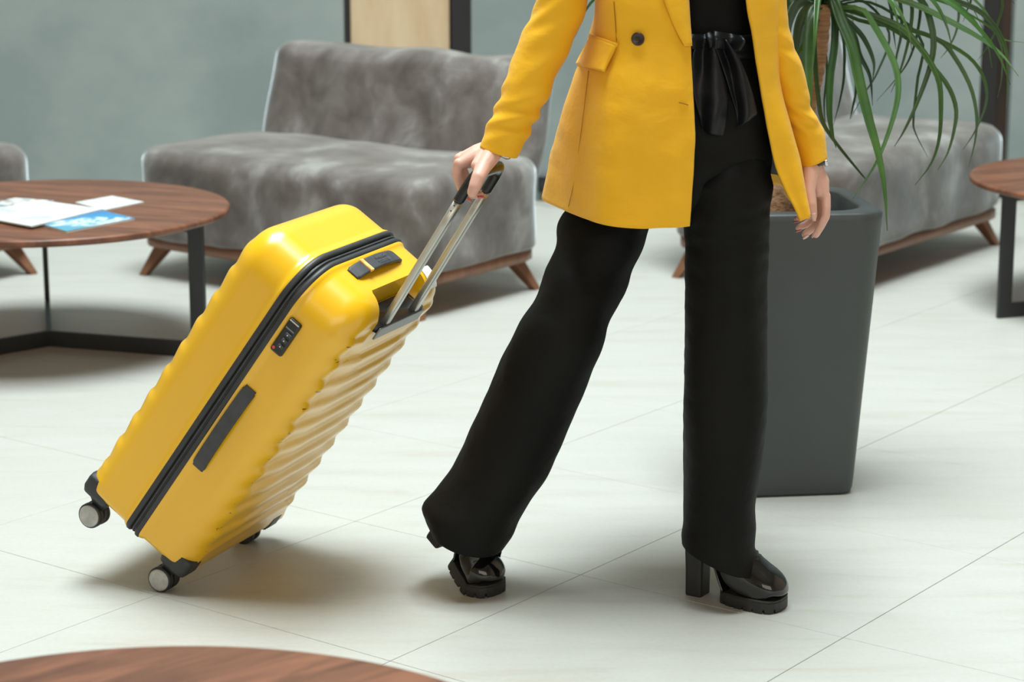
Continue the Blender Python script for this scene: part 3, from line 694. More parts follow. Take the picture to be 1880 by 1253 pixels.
# casters
for cx, sg in ((.032, -1), (W - .062, 1)):
    for cyy, front_ in ((.040, False), (.233, True)):
        cz = -.047
        y0_, y1_ = (.000, .066) if not front_ else (T - .066, T - .000); xo_ = .004 if sg < 0 else W - .088; cyh = (y0_ + y1_) / 2
        O = rrect(.028, .033, .012, 40); rings = [np.column_stack([xo_ + .028 + O[:, 0] * s, cyh + (cyy - cyh) * k_ + O[:, 1] * s, np.full(40, z)]) for s, z, k_ in ((.96, .034, 0), (1.0, .026, 0), (1.0, .004, 0), (.92, -.006, .1), (.62, -.012, .6), (.42, -.024, 1))]
        V, Fs = loftV(rings); hou = sobj('caster_housing', V, Fs, 'rubber')
        smb(MB().box((cx - .005, cyy - .012, cz - .004), (cx + .005, cyy + .016, -.015)), 'caster_fork', 'blackplastic', hou, bevel=.004)
        for dx in (-.0125, .0125):
            prof = [(.016, -.0075), (.0235, -.0075), (.0258, -.005), (.0258, .005), (.0235, .0075), (.016, .0075)]
            a = np.linspace(0, 2 * np.pi, 40, endpoint=False)
            R = [np.column_stack([np.full(40, cx + dx + h), cyy + r * np.cos(a), cz + r * np.sin(a)]) for r, h in prof]
            V, Fs = loftV(R); wh = sobj('wheel', V, Fs, 'rubber')
            if dx * sg > 0:
                R = [np.column_stack([np.full(40, cx + dx + sg * h), cyy + r * np.cos(a), cz + r * np.sin(a)]) for r, h in ((.0222, .0070), (.0222, .0082), (.019, .0088), (.001, .0090))]
                V, Fs = loftV(R); sobj('hub_cap', V, Fs, 'hub', wh)

# ---------------------------------------------------------------- person
PB = np.array([.25, 4.2, 0])
pe = thing('person', tuple(PB), 'person in a mustard yellow coat and black wide-leg trousers walking and pulling the suitcase', 'person')
NR = 48
def ring_LR(l, r, y, b, drop=0.0, n=NR, pw=1.0, yl=None, yr=None):
    """closed ring: l and r are photo points of its two outer edges at depth y, b its half depth, drop lowers the near side"""
    A = at(l[0], l[1], yl or y); B = at(r[0], r[1], yr or y); c = (A + B) / 2; ax = (B - A) / 2
    dep = np.array([0, 1., 0]) - nrm(ax) * nrm(ax)[1]; dep = nrm(dep)
    a = np.linspace(0, 2 * np.pi, n, endpoint=False); P = []
    for t in a:
        cx, sx = math.cos(t), math.sin(t); cx = math.copysign(abs(cx) ** pw, cx); sx = math.copysign(abs(sx) ** pw, sx)
        P.append(c + ax * cx + dep * b * sx + np.array([0, 0, drop * sx]))
    return np.array(P)
def loft_rings(rings, n): return catmull(np.array(rings), n)
def fold(R, amp, fn):
    """displace loft rings along their radial direction"""
    nr, nc = R.shape[:2]; out = R.copy()
    for i in range(nr):
        c = R[i].mean(0); 
        for j in range(nc):
            d = nrm(R[i, j] - c); out[i, j] += d * amp * fn(i / (nr - 1), j / nc, R[i, j])
    return out
# ---- trousers
hipR = [ring_LR((1170, 62), (1402, 62), 4.235, .105), ring_LR((1160, 120), (1408, 120), 4.235, .115), ring_LR((1135, 200), (1418, 200), 4.235, .130), ring_LR((1115, 280), (1420, 280), 4.23, .132), ring_LR((1110, 345), (1412, 345), 4.225, .108), ring_LR((1120, 400), (1400, 400), 4.22, .075)]
hip = loft_rings(hipR, 40)
hip = fold(hip, 1.0, lambda u, v, p: .006 * fbm((p[0], p[1], p[2] * 2.2), 14, 1) + .004 * math.sin(90 * (p[2] + .55 * p[0])) * max(0, u - .45))
frontR = [ring_LR((1258, 250), (1400, 250), 4.225, .08), ring_LR((1248, 320), (1416, 320), 4.21, .112), ring_LR((1249, 385), (1412, 385), 4.20, .108), ring_LR((1257, 450), (1410, 450), 4.195, .10), ring_LR((1257, 540), (1406, 540), 4.19, .098),
          ring_LR((1254, 640), (1406, 640), 4.185, .096), ring_LR((1253, 740), (1409, 740), 4.18, .096), ring_LR((1255, 830), (1402, 830), 4.175, .096), ring_LR((1254, 910), (1389, 925), 4.172, .095),
          ring_LR((1253, 955), (1391, 968), 4.17, .095, -.0), ring_LR((1251, 978), (1388, 1010), 4.168, .094), ring_LR((1254, 996), (1396, 1048), 4.168, .092, .004)]
fr = loft_rings(frontR, 120)
fr = fold(fr, 1.0, lambda u, v, p: .0075 * fbm((p[0] * 1.8, p[1] * 1.8, p[2] * .5), 9, 4) * min(1, u * 4) + .003 * fbm((p[0], p[1], p[2] * 3), 16, 8) * (1 - u)
          + .0045 * math.sin(70 * (p[2] - .5 * p[0])) * max(0, 1 - abs(u - .08) / .10) + .004 * max(0, u - .75) * 4 * math.sin(46 * p[2] + 9 * p[0]))
rearR = [ring_LR((1085, 310), (1240, 310), 4.27, .06), ring_LR((1052, 390), (1178, 410), 4.28, .08, yl=4.36, yr=4.22), ring_LR((1042, 440), (1164, 460), 4.26, .085, yl=4.33, yr=4.22), ring_LR((1020, 488), (1146, 516), 4.25, .09, yl=4.30, yr=4.22), ring_LR((992, 532), (1128, 570), 4.245, .095, yl=4.27, yr=4.225),
         ring_LR((939, 624), (1101, 648), 4.23, .098), ring_LR((903, 700), (1067, 735), 4.24, .100), ring_LR((863, 793), (1032, 812), 4.242, .104), ring_LR((833, 856), (1004, 868), 4.242, .108), ring_LR((800, 903), (972, 918), 4.24, .112),
         ring_LR((778, 930), (955, 948), 4.24, .114), ring_LR((783, 952), (941, 978), 4.238, .112, -.002), ring_LR((791, 972), (924, 1003), 4.236, .104, .004)]
re_ = loft_rings(rearR, 130)
re_ = fold(re_, 1.0, lambda u, v, p: .006 * fbm((p[0], p[1] * 1.8, p[2] * .8), 8, 6) + .002 * fbm(p, 22, 2) + .003 * math.sin(60 * (p[2] + .3 * p[0])) * max(0, .3 - abs(u - .25)) * 3)
tr = MB()
for R, c0, c1 in ((hip, True, True), (fr, True, False), (re_, True, False)):
    V, Fs = loftV(R, c0, c1); tr.add(V, Fs)
tro = tr.build('trousers', M['trouser'], pe, smooth=True)
sdm = tro.modifiers.new('thick', 'SOLIDIFY'); sdm.thickness = .002; sdm.offset = -1
# ---- sash with a bow at the waist
R = loft_rings([ring_LR((1166, 58), (1405, 58), 4.234, .110), ring_LR((1164, 75), (1406, 75), 4.234, .114), ring_LR((1163, 98), (1407, 98), 4.234, .115)], 10)
R = fold(R, 1.0, lambda u, v, p: .002 * math.sin(p[2] * 400 + p[0] * 20)); V, Fs = loftV(R, False, False)
sash = obj('sash', V, Fs, M['satin'], pe); sash.modifiers.new('t', 'SOLIDIFY').thickness = .003
def ribbon(cs, name, parent, m, sag=.006, seed=1.):
    """cs rows: (left px, right px, py, y)"""
    G = []
    for (x0, x1, py, y, *sk) in cs:
        s_ = sk[0] if sk else 0
        G.append([at(x0 + (x1 - x0) * f, py + s_ * f, y - .010 * math.sin(f * math.pi * 2 + py * .02)) for f in np.linspace(0, 1, 14)])
    G = catmull(np.array(G), 30)
    for i in range(30):
        for j in range(14): G[i, j, 1] += sag * fbm(G[i, j], 25, seed)
    o = obj(name, G.reshape(-1, 3), gridfaces(30, 14), M[m], parent); o.modifiers.new('t', 'SOLIDIFY').thickness = .0025; return o
ribbon([(1280, 1308, 72, 4.114), (1269, 1318, 110, 4.104), (1270, 1332, 160, 4.096), (1280, 1336, 205, 4.090), (1290, 1326, 240, 4.096, 12)], 'sash_tail', sash, 'satin', .010, 1)
ribbon([(1304, 1334, 72, 4.116), (1322, 1360, 115, 4.110), (1338, 1378, 165, 4.106), (1350, 1388, 205, 4.104), (1354, 1384, 236, 4.104, -24)], 'sash_tail', sash, 'satin', .010, 3)
ribbon([(1268, 1316, 64, 4.113), (1267, 1318, 74, 4.104), (1269, 1316, 90, 4.108)], 'bow_loop', sash, 'satin', .006, 5)
ribbon([(1310, 1362, 58, 4.114, 8), (1310, 1368, 70, 4.105, 6), (1312, 1360, 88, 4.110, 4)], 'bow_loop', sash, 'satin', .006, 7)
kn = MB().tube(catmull([at(1300, 62, 4.112), at(1307, 75, 4.103), at(1310, 92, 4.110)], 12), np.interp(np.linspace(0, 1, 12), [0, .3, .7, 1], [.006, .010, .010, .006]), 16, ry=.006); kn.build('sash_knot', M['satin'], sash, smooth=True)
# ---- blouse
R = loft_rings([ring_LR((1172, 75), (1402, 75), 4.235, .103), ring_LR((1172, 0), (1402, 0), 4.235, .108), ring_LR((1160, -90), (1405, -90), 4.24, .115), ring_LR((1165, -170), (1405, -170), 4.245, .10), ring_LR((1215, -235), (1365, -235), 4.25, .07), ring_LR((1240, -258), (1335, -258), 4.25, .055)], 40)
R = fold(R, 1.0, lambda u, v, p: .004 * fbm((p[0], p[1], p[2] * 1.5), 16, 9)); V, Fs = loftV(R, True, False)
bl = fixn(obj('blouse', V, Fs, M['trouser'], pe)); bl.modifiers.new('t', 'SOLIDIFY').thickness = .002
# ---- coat: columns from the wearer's right front edge, round the back, to the left front edge
rows_py = [-235, -140, 0, 78, 168, 250, 330, None]
cols = [
 [(1252, 4.15), (1256, 4.10), (1262, 4.075), (1267, 4.07), (1271, 4.06), (1276, 4.05), (1272, 4.045), (1267, 416, 4.04)],
 [(1228, 4.14), (1222, 4.08), (1226, 4.050), (1230, 4.05), (1230, 4.035), (1232, 4.03), (1228, 4.03), (1226, 419, 4.03)],
 [(1190, 4.14), (1175, 4.07), (1180, 4.040), (1184, 4.045), (1180, 4.030), (1176, 4.025), (1172, 4.03), (1170, 420, 4.028)],
 [(1140, 4.18), (1112, 4.10), (1122, 4.065), (1124, 4.08), (1112, 4.065), (1102, 4.065), (1092, 4.075), (1084, 407, 4.085)],
 [(1112, 4.22), (1082, 4.20), (1093, 4.170), (1085, 4.20), (1055, 4.23), (1030, 4.27), (1013, 4.33), (999, 366, 4.37)],
 [(1140, 4.28), (1112, 4.33), (1115, 4.330), (1108, 4.36), (1090, 4.42), (1075, 4.48), (1070, 4.53), (1072, 338, 4.57)],
 [(1230, 4.31), (1220, 4.39), (1220, 4.400), (1215, 4.42), (1210, 4.47), (1205, 4.53), (1200, 4.58), (1200, 330, 4.62)],
 [(1320, 4.34), (1330, 4.42), (1330, 4.410), (1335, 4.42), (1345, 4.46), (1350, 4.52), (1352, 4.57), (1352, 331, 4.60)],
 [(1388, 4.345), (1408, 4.39), (1400, 4.370), (1398, 4.38), (1408, 4.41), (1415, 4.46), (1420, 4.52), (1422, 338, 4.56)],
 [(1412, 4.31), (1440, 4.30), (1432, 4.290), (1424, 4.30), (1426, 4.31), (1434, 4.35), (1442, 4.41), (1447, 357, 4.43)],
 [(1392, 4.25), (1428, 4.20), (1430, 4.180), (1428, 4.18), (1432, 4.18), (1451, 4.17), (1470, 4.175), (1485, 394, 4.175)],
 [(1345, 4.18), (1372, 4.12), (1375, 4.100), (1387, 4.11), (1400, 4.12), (1415, 4.125), (1434, 4.13), (1475, 405, 4.135)],
]
def mixc(a, b, f): return [tuple(x + (y - x) * f for x, y in zip(p, q)) for p, q in zip(a, b)]

G = np.zeros((8, len(cols), 3))
for j, col in enumerate(cols):
    for i, v in enumerate(col):
        if len(v) == 3: G[i, j] = at(v[0], v[1], v[2])
        else:
            zref = at(1180, rows_py[i], 4.05)[2]; q = at(v[0], rows_py[i], v[1]); 
            # keep the row level in height while staying on the same sight column
            q2 = np.array([q[0], v[1], zref]); q2[0] = (v[0] - 940) / F_PX * (v[1] * cp_ - (zref - CAM_H) * sp_); G[i, j] = q2
nk = at(1290, -262, 4.25); top = []
for j in range(len(cols)):
    d_ = G[0, j] - nk; d_[2] = 0; d_ = nrm(d_); top.append(nk + d_ * .068 + np.array([0, 0, (.012 if d_[1] > 0 else -.022) + .005]))
G = np.concatenate([np.array(top)[None], G], 0)
NRW, NCW = 122, 150
g1 = catmull(G, NRW); CO = catmull(g1.transpose(1, 0, 2), NCW).transpose(1, 0, 2)
def gnormals(Gd):
    du = np.gradient(Gd, axis=1); dv = np.gradient(Gd, axis=0); n_ = np.cross(du, dv); n_ /= (np.linalg.norm(n_, axis=2, keepdims=True) + 1e-9); return n_
NN = gnormals(CO); cen = CO.mean((0, 1)); 
if ((CO - cen) * NN)[:, :, :2].sum() < 0: NN = -NN
for i in range(NRW):
    for j in range(NCW):
        p = CO[i, j]; u = i / NRW
        d = (.0035 + .006 * max(0, u - .5)) * fbm((p[0] + p[2] * .35, p[1], p[2] * .7), 8, 2) + .0018 * fbm((p[0], p[1], p[2]), 24, 5) + .004 * u * math.sin(j / NCW * 36)
        CO[i, j] = p + NN[i, j] * d
NN = gnormals(CO)
if ((CO - cen) * NN)[:, :, :2].sum() < 0: NN = -NN
coat = obj('coat', CO.reshape(-1, 3), gridfaces(NRW, NCW), M['coat'], pe)
# consistent outward faces
nrm0 = coat.data.polygons[(NRW // 2) * (NCW - 1) + 30].normal
if nrm0.y > 0: coat.data.flip_normals()
sdm = coat.modifiers.new('thick', 'SOLIDIFY'); sdm.thickness = .004; sdm.offset = -1
i1 = int(NRW * .972); LI = (CO - NN * .0065)[:i1, 4:NCW - 4]
lin = obj('lining', LI.reshape(-1, 3), gridfaces(LI.shape[0], LI.shape[1]), M['lining'], coat)
COP = proj(CO); visj = int(NCW * .42)
def on_coat(px, py, off=0.0, j0=0, j1=None):
    d = ((COP[:, j0:(j1 or visj)] - (px, py)) ** 2).sum(2); k = np.unravel_index(d.argmin(), d.shape)
    i, j = k[0], k[1] + j0; n_ = NN[i, j]
    return at(px, py, CO[i, j][1]) + n_ * off, n_
def coat_patch(corners, off, thick, name, nu=14, nv=14, bulge=0.0, m='coat'):
    """four-sided flap on the coat; corners as photo points tl, tr, br, bl"""
    tl, tr_, br, bl_ = [np.array(c, float) for c in corners]; A = np.zeros((nv, nu, 3))
    for i in range(nv):
        for j in range(nu):
            v, u = i / (nv - 1), j / (nu - 1); q = (tl * (1 - u) + tr_ * u) * (1 - v) + (bl_ * (1 - u) + br * u) * v
            P, n_ = on_coat(q[0], q[1], off + bulge * v); A[i, j] = P
    # smooth the sampled patch
    for _ in range(6):
        B = A.copy(); B[1:-1, 1:-1] = (A[1:-1, 1:-1] * 2 + A[:-2, 1:-1] + A[2:, 1:-1] + A[1:-1, :-2] + A[1:-1, 2:]) / 6; B[0, 1:-1] = (A[0, :-2] + A[0, 1:-1] + A[0, 2:]) / 3; B[-1, 1:-1] = (A[-1, :-2] + A[-1, 1:-1] + A[-1, 2:]) / 3
        B[1:-1, 0] = (A[:-2, 0] + A[1:-1, 0] + A[2:, 0]) / 3; B[1:-1, -1] = (A[:-2, -1] + A[1:-1, -1] + A[2:, -1]) / 3; A = B
    o = obj(name, A.reshape(-1, 3), gridfaces(nv, nu), M[m], coat); s_ = o.modifiers.new('t', 'SOLIDIFY'); s_.thickness = thick; s_.offset = 0
    return o
coat_patch([(1090, 67), (1135, 84), (1117, 134), (1068, 121)], .005, .005, 'pocket_flap', bulge=.006)
coat_patch([(1087, 62), (1137, 80), (1135, 87), (1085, 69)], .004, .006, 'pocket_welt', nv=6)
# lapel
A = []; nl = 40
for i in range(nl):
    tt = .04 + i / (nl - 1) * .48; r = int(tt * (NRW - 1)); pyr = COP[r, 0, 1]
    wpx = 46 * max(0, 1 - max(0, pyr + 5) / 118) ** .75 if pyr > -5 else 46 + 30 * min(1, (-5 - pyr) / 120)
    row = []
    for k in range(9):
        px = COP[r, 0, 0] - wpx * k / 8; jj = int(np.argmin(np.abs(COP[r, :visj // 2, 0] - px))); row.append(CO[r, jj] + NN[r, jj] * (.004 + .004 * math.sin(k / 8 * 2.6)))
    A.append(row)
A = np.array(A)
for _ in range(4): A[1:-1] = (A[:-2] + 2 * A[1:-1] + A[2:]) / 4; A[:, 1:-1] = (A[:, :-2] + 2 * A[:, 1:-1] + A[:, 2:]) / 4
o = obj('lapel', A.reshape(-1, 3), gridfaces(nl, 9), M['coat'], coat); s_ = o.modifiers.new('t', 'SOLIDIFY'); s_.thickness = .003
# button with rim and four holes
P, n_ = on_coat(1172, 71, .003); u_ = nrm(np.cross(n_, (0, 0, 1))); v_ = np.cross(n_, u_)
a = np.linspace(0, 2 * np.pi, 32, endpoint=False)
R = [P + np.outer(np.cos(a) * r, u_) + np.outer(np.sin(a) * r, v_) + n_ * h for r, h in ((.0118, 0), (.0122, .002), (.0114, .0042), (.0098, .0046), (.0086, .0034), (.0005, .0032))]
V, Fs = loftV(R); M['button'] = mat('dark_brown_button', (.03, .014, .010), (.05, .024, .016), 60, .35)
bt = fixn(obj('button', V, Fs, M['button'], coat))
for dx, dz in ((-1, -1), (1, -1), (1, 1), (-1, 1)):
    q = P + u_ * dx * .0024 + v_ * dz * .0024 + n_ * .0031; MB().tube([q, q + n_ * .0006], .0011, 10).build('buttonhole_dot', M['blackplastic'], bt)
def seam(pts, name='seam', r=.0009, m='coat_dark'):
    P = catmull([on_coat(x, y, .0016, 0, visj)[0] for x, y in catmull(pts, 9)], 40); MB().tube(P, r, 6).build(name, M[m], coat, smooth=True)
M['coat_dark'] = mat('seam_thread', (.42, .19, .004), None, 20, .8)
seam([(1128, 2), (1131, 40), (1133, 76)]); seam([(1246, 188), (1254, 190), (1262, 193)], 'buttonhole', .0012)
seam([(1082, 130), (1070, 230), (1056, 330), (1044, 384)], r=.0007)
# sleeves
def sleeve(rows, name, seed, amp, n=110, wr=1.0):
    R = loft_rings([ring_LR(*r) for r in rows], n)
    def fn(u, v, p):
        w_ = math.sin(u * 52 + 5.0 * math.sin(v * 6.28 + seed) + 7 * fbm(p, 6, seed)) * max(0, .25 + 1.2 * fbm(p, 9, seed + 11))
        return amp * (w_ * wr * (1 if u < .86 else (1 - u) / .14) + 1.3 * fbm(p, 13, seed + 3))
    R = fold(R, 1.0, fn); V, Fs = loftV(R, True, False)
    o = obj(name, V, Fs, M['coat'], coat); fixn(o); s_ = o.modifiers.new('t', 'SOLIDIFY'); s_.thickness = .003; s_.offset = -1
    return o
sleeve([((1085, -235), (1175, -170), 4.19, .06), ((1030, -190), (1132, -130), 4.17, .066), ((1003, -90), (1100, -70), 4.15, .06), ((984, 0), (1076, 8), 4.14, .056), ((960, 60), (1055, 70), 4.14, .053), ((938, 124), (1030, 124), 4.138, .050),
        ((918, 174), (1004, 186), 4.136, .047), ((897, 222), (976, 238), 4.136, .044), ((878, 268), (950, 290), 4.136, .040)], 'sleeve', 2.0, .0036)
sleeve([((1365, -225), (1425, -190), 4.27, .06), ((1375, -160), (1450, -140), 4.26, .062), ((1376, -70), (1448, -70), 4.235, .058), ((1378, 0), (1443, 0), 4.222, .054), ((1396, 70), (1454, 66), 4.222, .050), ((1410, 116), (1468, 108), 4.226, .048), ((1422, 162), (1480, 156), 4.236, .046),
        ((1434, 206), (1493, 204), 4.246, .044), ((1450, 252), (1514, 240), 4.255, .042), ((1466, 308), (1519, 288), 4.25, .038)], 'sleeve', 5.0, .0036)
# ---- boots
def bend(V, beta):
    V = V.copy(); px_ = .152
    for q in V:
        x, z = q[0], q[2]; k = float(sstep((.178 - x) / .05)) * beta
        dx, dz = x - px_, z; c_, s_ = math.cos(k), math.sin(k)
        q[0] = px_ + dx * c_ + dz * s_; q[2] = -dx * s_ + dz * c_
    return V
def boot(loc, yaw, beta, label):
    c_, s_ = math.cos(yaw), math.sin(yaw)
    def wd(V):
        V = np.array(V, float); V[:, 0] *= .955
        if beta: V = bend(V, beta)
        return np.column_stack([loc[0] + c_ * V[:, 0] - s_ * V[:, 1], loc[1] + s_ * V[:, 0] + c_ * V[:, 1], V[:, 2]])
    sec = [(.2085, .031, .016, .009), (.2065, .036, .0285, .0140), (.1990, .042, .0370, .0210), (.184, .049, .0420, .028), (.160, .056, .0430, .034), (.136, .066, .040, .039), (.113, .083, .037, .041)]
    if not beta: sec += [(.088, .110, .032, .044), (.066, .140, .031, .043), (.050, .175, .033, .040), (.042, .205, .034, .038)]
    sec = catmull(sec, 44); spine = sec[:, :2]; tg = np.gradient(spine, axis=0); a = np.linspace(0, 2 * np.pi, 40, endpoint=False); R = []
    for (x, z, hw, hh), t in zip(sec, tg):
        t = t / np.linalg.norm(t); up = np.array([t[1], -t[0]]); up = up if up[1] > 0 or abs(up[1]) < .2 and up[0] > 0 else -up
        # keep "up" continuous: on the foot it points up, on the shaft it points forward
        sy = np.sin(a); lat = np.sign(np.cos(a)) * np.where(sy > 0, np.abs(np.cos(a)) ** .8, np.abs(np.cos(a)) ** (.10 if x > .12 else .10 + .6 * min(1, (.12 - x) / .03)))
        crease = .0022 * np.exp(-((x - .128) / .012) ** 2) * np.sin(x * 520) * (sy > 0)
        R.append(np.column_stack([x + up[0] * hh * sy + up[0] * crease, hw * lat * (1 - .10 * np.clip(sy, 0, 1)), z + up[1] * hh * sy + up[1] * crease]))
    R = np.array(R); R[:, :, 2] = np.where(R[:, :, 0] > .088, np.maximum(R[:, :, 2], .0235), R[:, :, 2])
    V, Fs = loftV(R); up_ = fixn(obj('boot', wd(V), Fs, M['patent'], pe)); up_['label'] = label
    # chunky sole with lug cuts
    xs = np.array([.078, .084, .10, .125, .155, .184, .200, .2085, .2130]); hw = np.array([.014, .027, .0345, .0405, .0440, .0435, .0385, .0285, .011])
    xo = np.linspace(0, 1, 60); X = np.interp(xo, np.linspace(0, 1, 9), xs); HWd = np.interp(X, xs, hw)
    out = np.column_stack([np.r_[X, X[::-1]], np.r_[-HWd, HWd[::-1]]]); n = len(out); s_arc = np.r_[0, np.cumsum(np.linalg.norm(np.diff(out, axis=0), axis=1))]
    lug = ((s_arc % .024) < .0042).astype(float)
    def rg(sc_, z, li=0.0):
        c0 = np.array([.15, 0]); P = c0 + (out - c0) * (sc_ - lug[:, None] * li); zz = np.broadcast_to(z, n) ; return np.column_stack([P, zz])
    R = [rg(.97, .0265), rg(1.0, .0255), rg(1.0, .0225), rg(.985, .0215), rg(1.0, .0205), rg(1.005, .010, 0), rg(1.0, .0065 * lug * 1.0 + .0015, .03), rg(.985, .0065 * lug, .03), rg(.5, 0.003 + 0 * lug)]
    V, Fs = loftV(R); sl = fixn(obj('sole', wd(V), Fs, M['sole'], up_, smooth=False)); bev(sl, .0008, 1)
    # block heel and curved shank
    m = MB(); hx0, hx1 = 0.0, .036
    R = []
    for z, g in ((0, 0), (.002, .0006), (.05, .001), (.105, .003), (.125, .005), (.150, .004)):
        O = rrect((hx1 - hx0) / 2 + g, .0205 + g, .004, 28); R.append(np.column_stack([O[:, 0] + (hx0 + hx1) / 2 + .06 * max(0, z - .1), O[:, 1], np.full(28, z)]))
    V, Fs = loftV(R); hl = fixn(obj('heel', wd(V), Fs, M['sole'], up_)); hl.modifiers.new('wn', 'WEIGHTED_NORMAL')
    pth = catmull([(.03, 0, .112), (.05, 0, .103), (.066, 0, .080), (.079, 0, .050), (.092, 0, .024)], 20)
    V = np.array(MB().tube(pth, np.linspace(.026, .034, 20), 16, ry=.006, up=(1, 0, 1)).V); mb = MB().tube(pth, np.linspace(.026, .034, 20), 16, ry=.006, up=(1, 0, 1))
    fixn(obj('shank', wd(mb.V), mb.F, M['patent'], up_))
    # pull up to the ankle height
    return up_
boot((.352, 4.212), math.radians(-32), 0, 'glossy black block-heeled boot planted in front')
boot((-.182, 4.325), math.radians(-41), math.radians(36), 'glossy black boot pushing off behind with heel raised')
# ---- body: hands, arms, legs and head in one skin
def capsule(mb, p, q, r1, r2, n=14):
    p, q = np.array(p, float), np.array(q, float); d = q - p; Ln = np.linalg.norm(d); t = d / max(Ln, 1e-6)
    pts = [p - t * r1 * math.cos(a) for a in np.linspace(0.15, math.pi / 2, 5)]; rad = [r1 * math.sin(a) for a in np.linspace(0.15, math.pi / 2, 5)]
    pts += [q + t * r2 * math.sin(a) for a in np.linspace(0, math.pi / 2 - .15, 5)]; rad += [r2 * math.cos(a) for a in np.linspace(0, math.pi / 2 - .15, 5)]
    a = np.linspace(0, 2 * np.pi, n, endpoint=False); u = np.cross(t, (0, 0, 1.)); u = nrm(u) if np.linalg.norm(u) > .05 else np.array([1., 0, 0]); v = np.cross(t, u)
    V, Fs = loftV([c + np.outer(np.cos(a) * r, u) + np.outer(np.sin(a) * r, v) for c, r in zip(pts, rad)]); mb.add(V, Fs)
def chain(mb, pts, rad):
    for i in range(len(pts) - 1): capsule(mb, pts[i], pts[i + 1], rad[i], rad[i + 1])
def remesh(mb, vox, it, fac=.5):
    me = bpy.data.meshes.new('tmp'); me.from_pydata([tuple(v) for v in mb.V], [], mb.F); me.update()
    o = bpy.data.objects.new('tmp', me); C.objects.link(o); fixn(o)
    r = o.modifiers.new('r', 'REMESH'); r.mode = 'VOXEL'; r.voxel_size = vox
    s_ = o.modifiers.new('s', 'SMOOTH'); s_.factor = fac; s_.iterations = it
    bpy.context.view_layer.update(); ev = o.evaluated_get(bpy.context.evaluated_depsgraph_get()); m2 = bpy.data.meshes.new_from_object(ev)
    V = np.array([v.co for v in m2.vertices]); Fs = [tuple(p.vertices) for p in m2.polygons]; bpy.data.objects.remove(o, do_unlink=True); return V, Fs
body = MB(); nails = []
def finger(mb, pts, r0, nail=None, nm='nail'):
    P = [at(*p) for p in pts]; rad = np.linspace(r0, r0 * .72, len(P)); chain(mb, P, rad)
    if nail is not None:
        nails.append((P[-1], P[-2], rad[-1], np.array(nail, float), nm))
# right hand closed on the grip
h = MB()
wr = at(908, 270, 4.143); wr2 = at(935, 225, 4.133)
chain(h, [at(960, 170, 4.123), wr2, wr], [.030, .026, .0235])
capsule(h, at(912, 262, 4.20), at(900, 282, 4.133), .018, .016)
mc = {'i': (842, 300, 4.123), 'm': (843, 291, 4.145), 'r': (848, 287, 4.165), 'p': (855, 286, 4.183)}
for k, (x, y, d) in mc.items():
    chain(h, [at(903, 274, 4.146), at((x + 903) / 2 + 1, (y + 274) / 2 - 1, (d + 4.146) / 2), at(x + 3, y + 1, d)], [.020, .0155, .0105])
capsule(h, at(893, 288, 4.136), at(860, 300, 4.133), .017, .010); capsule(h, at(893, 286, 4.20), at(862, 298, 4.20), .015, .010)
finger(h, [mc['i'], (840, 322, 4.124), (847, 345, 4.128), (862, 360, 4.134)], .0098, (0, -.3, -1), 'nail')
finger(h, [mc['m'], (838, 318, 4.146), (847, 346, 4.148), (866, 358, 4.145), (882, 358, 4.140)], .0100, (.5, -.8, -.5), 'nail')
finger(h, [mc['r'], (842, 312, 4.166), (852, 340, 4.168), (872, 350, 4.164)], .0094)
finger(h, [mc['p'], (850, 308, 4.184), (860, 332, 4.186), (877, 340, 4.182)], .0084)
chain(h, [at(902, 284, 4.120), at(888, 305, 4.098), at(878, 325, 4.074), at(872, 342, 4.068), at(867, 353, 4.070)], [.0185, .0155, .0128, .0118, .0098])
capsule(h, at(898, 276, 4.133), at(876, 304, 4.100), .016, .012)
V, Fs = remesh(h, .0017, 4, .5); body.add(V, Fs)
# left hand hanging, thumb towards the viewer, fingers curled
h = MB()
chain(h, [at(1466, 200, 4.25), at(1486, 270, 4.252), at(1491, 304, 4.25)], [.021, .021, .0205])
capsule(h, at(1484, 300, 4.245), at(1496, 302, 4.26), .018, .018)
mc = {'i': (1516, 360, 4.238), 'm': (1514, 362, 4.258), 'r': (1508, 362, 4.276), 'p': (1500, 360, 4.291)}
for k, (x, y, d) in mc.items():
    chain(h, [at(1493, 306, 4.252), at((x + 1493) / 2 + 4, 334, (d + 4.252) / 2), at(x - 3, y - 4, d)], [.0185, .0150, .0105])
capsule(h, at(1496, 315, 4.25), at(1506, 350, 4.26), .019, .012)
finger(h, [mc['i'], (1517, 380, 4.233), (1516, 398, 4.231), (1507, 416, 4.231), (1498, 431, 4.232)], .0096, (-.7, -.2, -.5), 'nude_nail')
finger(h, [mc['m'], (1513, 384, 4.256), (1509, 402, 4.255), (1494, 418, 4.254), (1478, 430, 4.253)], .0098, (-.6, -.2, -.7), 'nude_nail')
finger(h, [mc['r'], (1504, 384, 4.275), (1497, 400, 4.274), (1480, 412, 4.272), (1466, 418, 4.270)], .0093, (-.6, -.2, -.7), 'nail')
finger(h, [mc['p'], (1494, 378, 4.291), (1486, 392, 4.290), (1474, 399, 4.288), (1463, 402, 4.286)], .0083, (-.6, -.2, -.7), 'nail')
chain(h, [at(1489, 312, 4.232), at(1487, 332, 4.222), at(1486, 350, 4.214), at(1489, 374, 4.208), at(1492, 395, 4.207)], [.0175, .0145, .0115, .0112, .0090])
nails.append((at(1492, 395, 4.207), at(1489, 374, 4.208), .0090, np.array((.1, -1, .1)), 'nude_nail'))
capsule(h, at(1492, 310, 4.245), at(1502, 352, 4.238), .016, .011)
V, Fs = remesh(h, .0017, 4, .5); body.add(V, Fs)
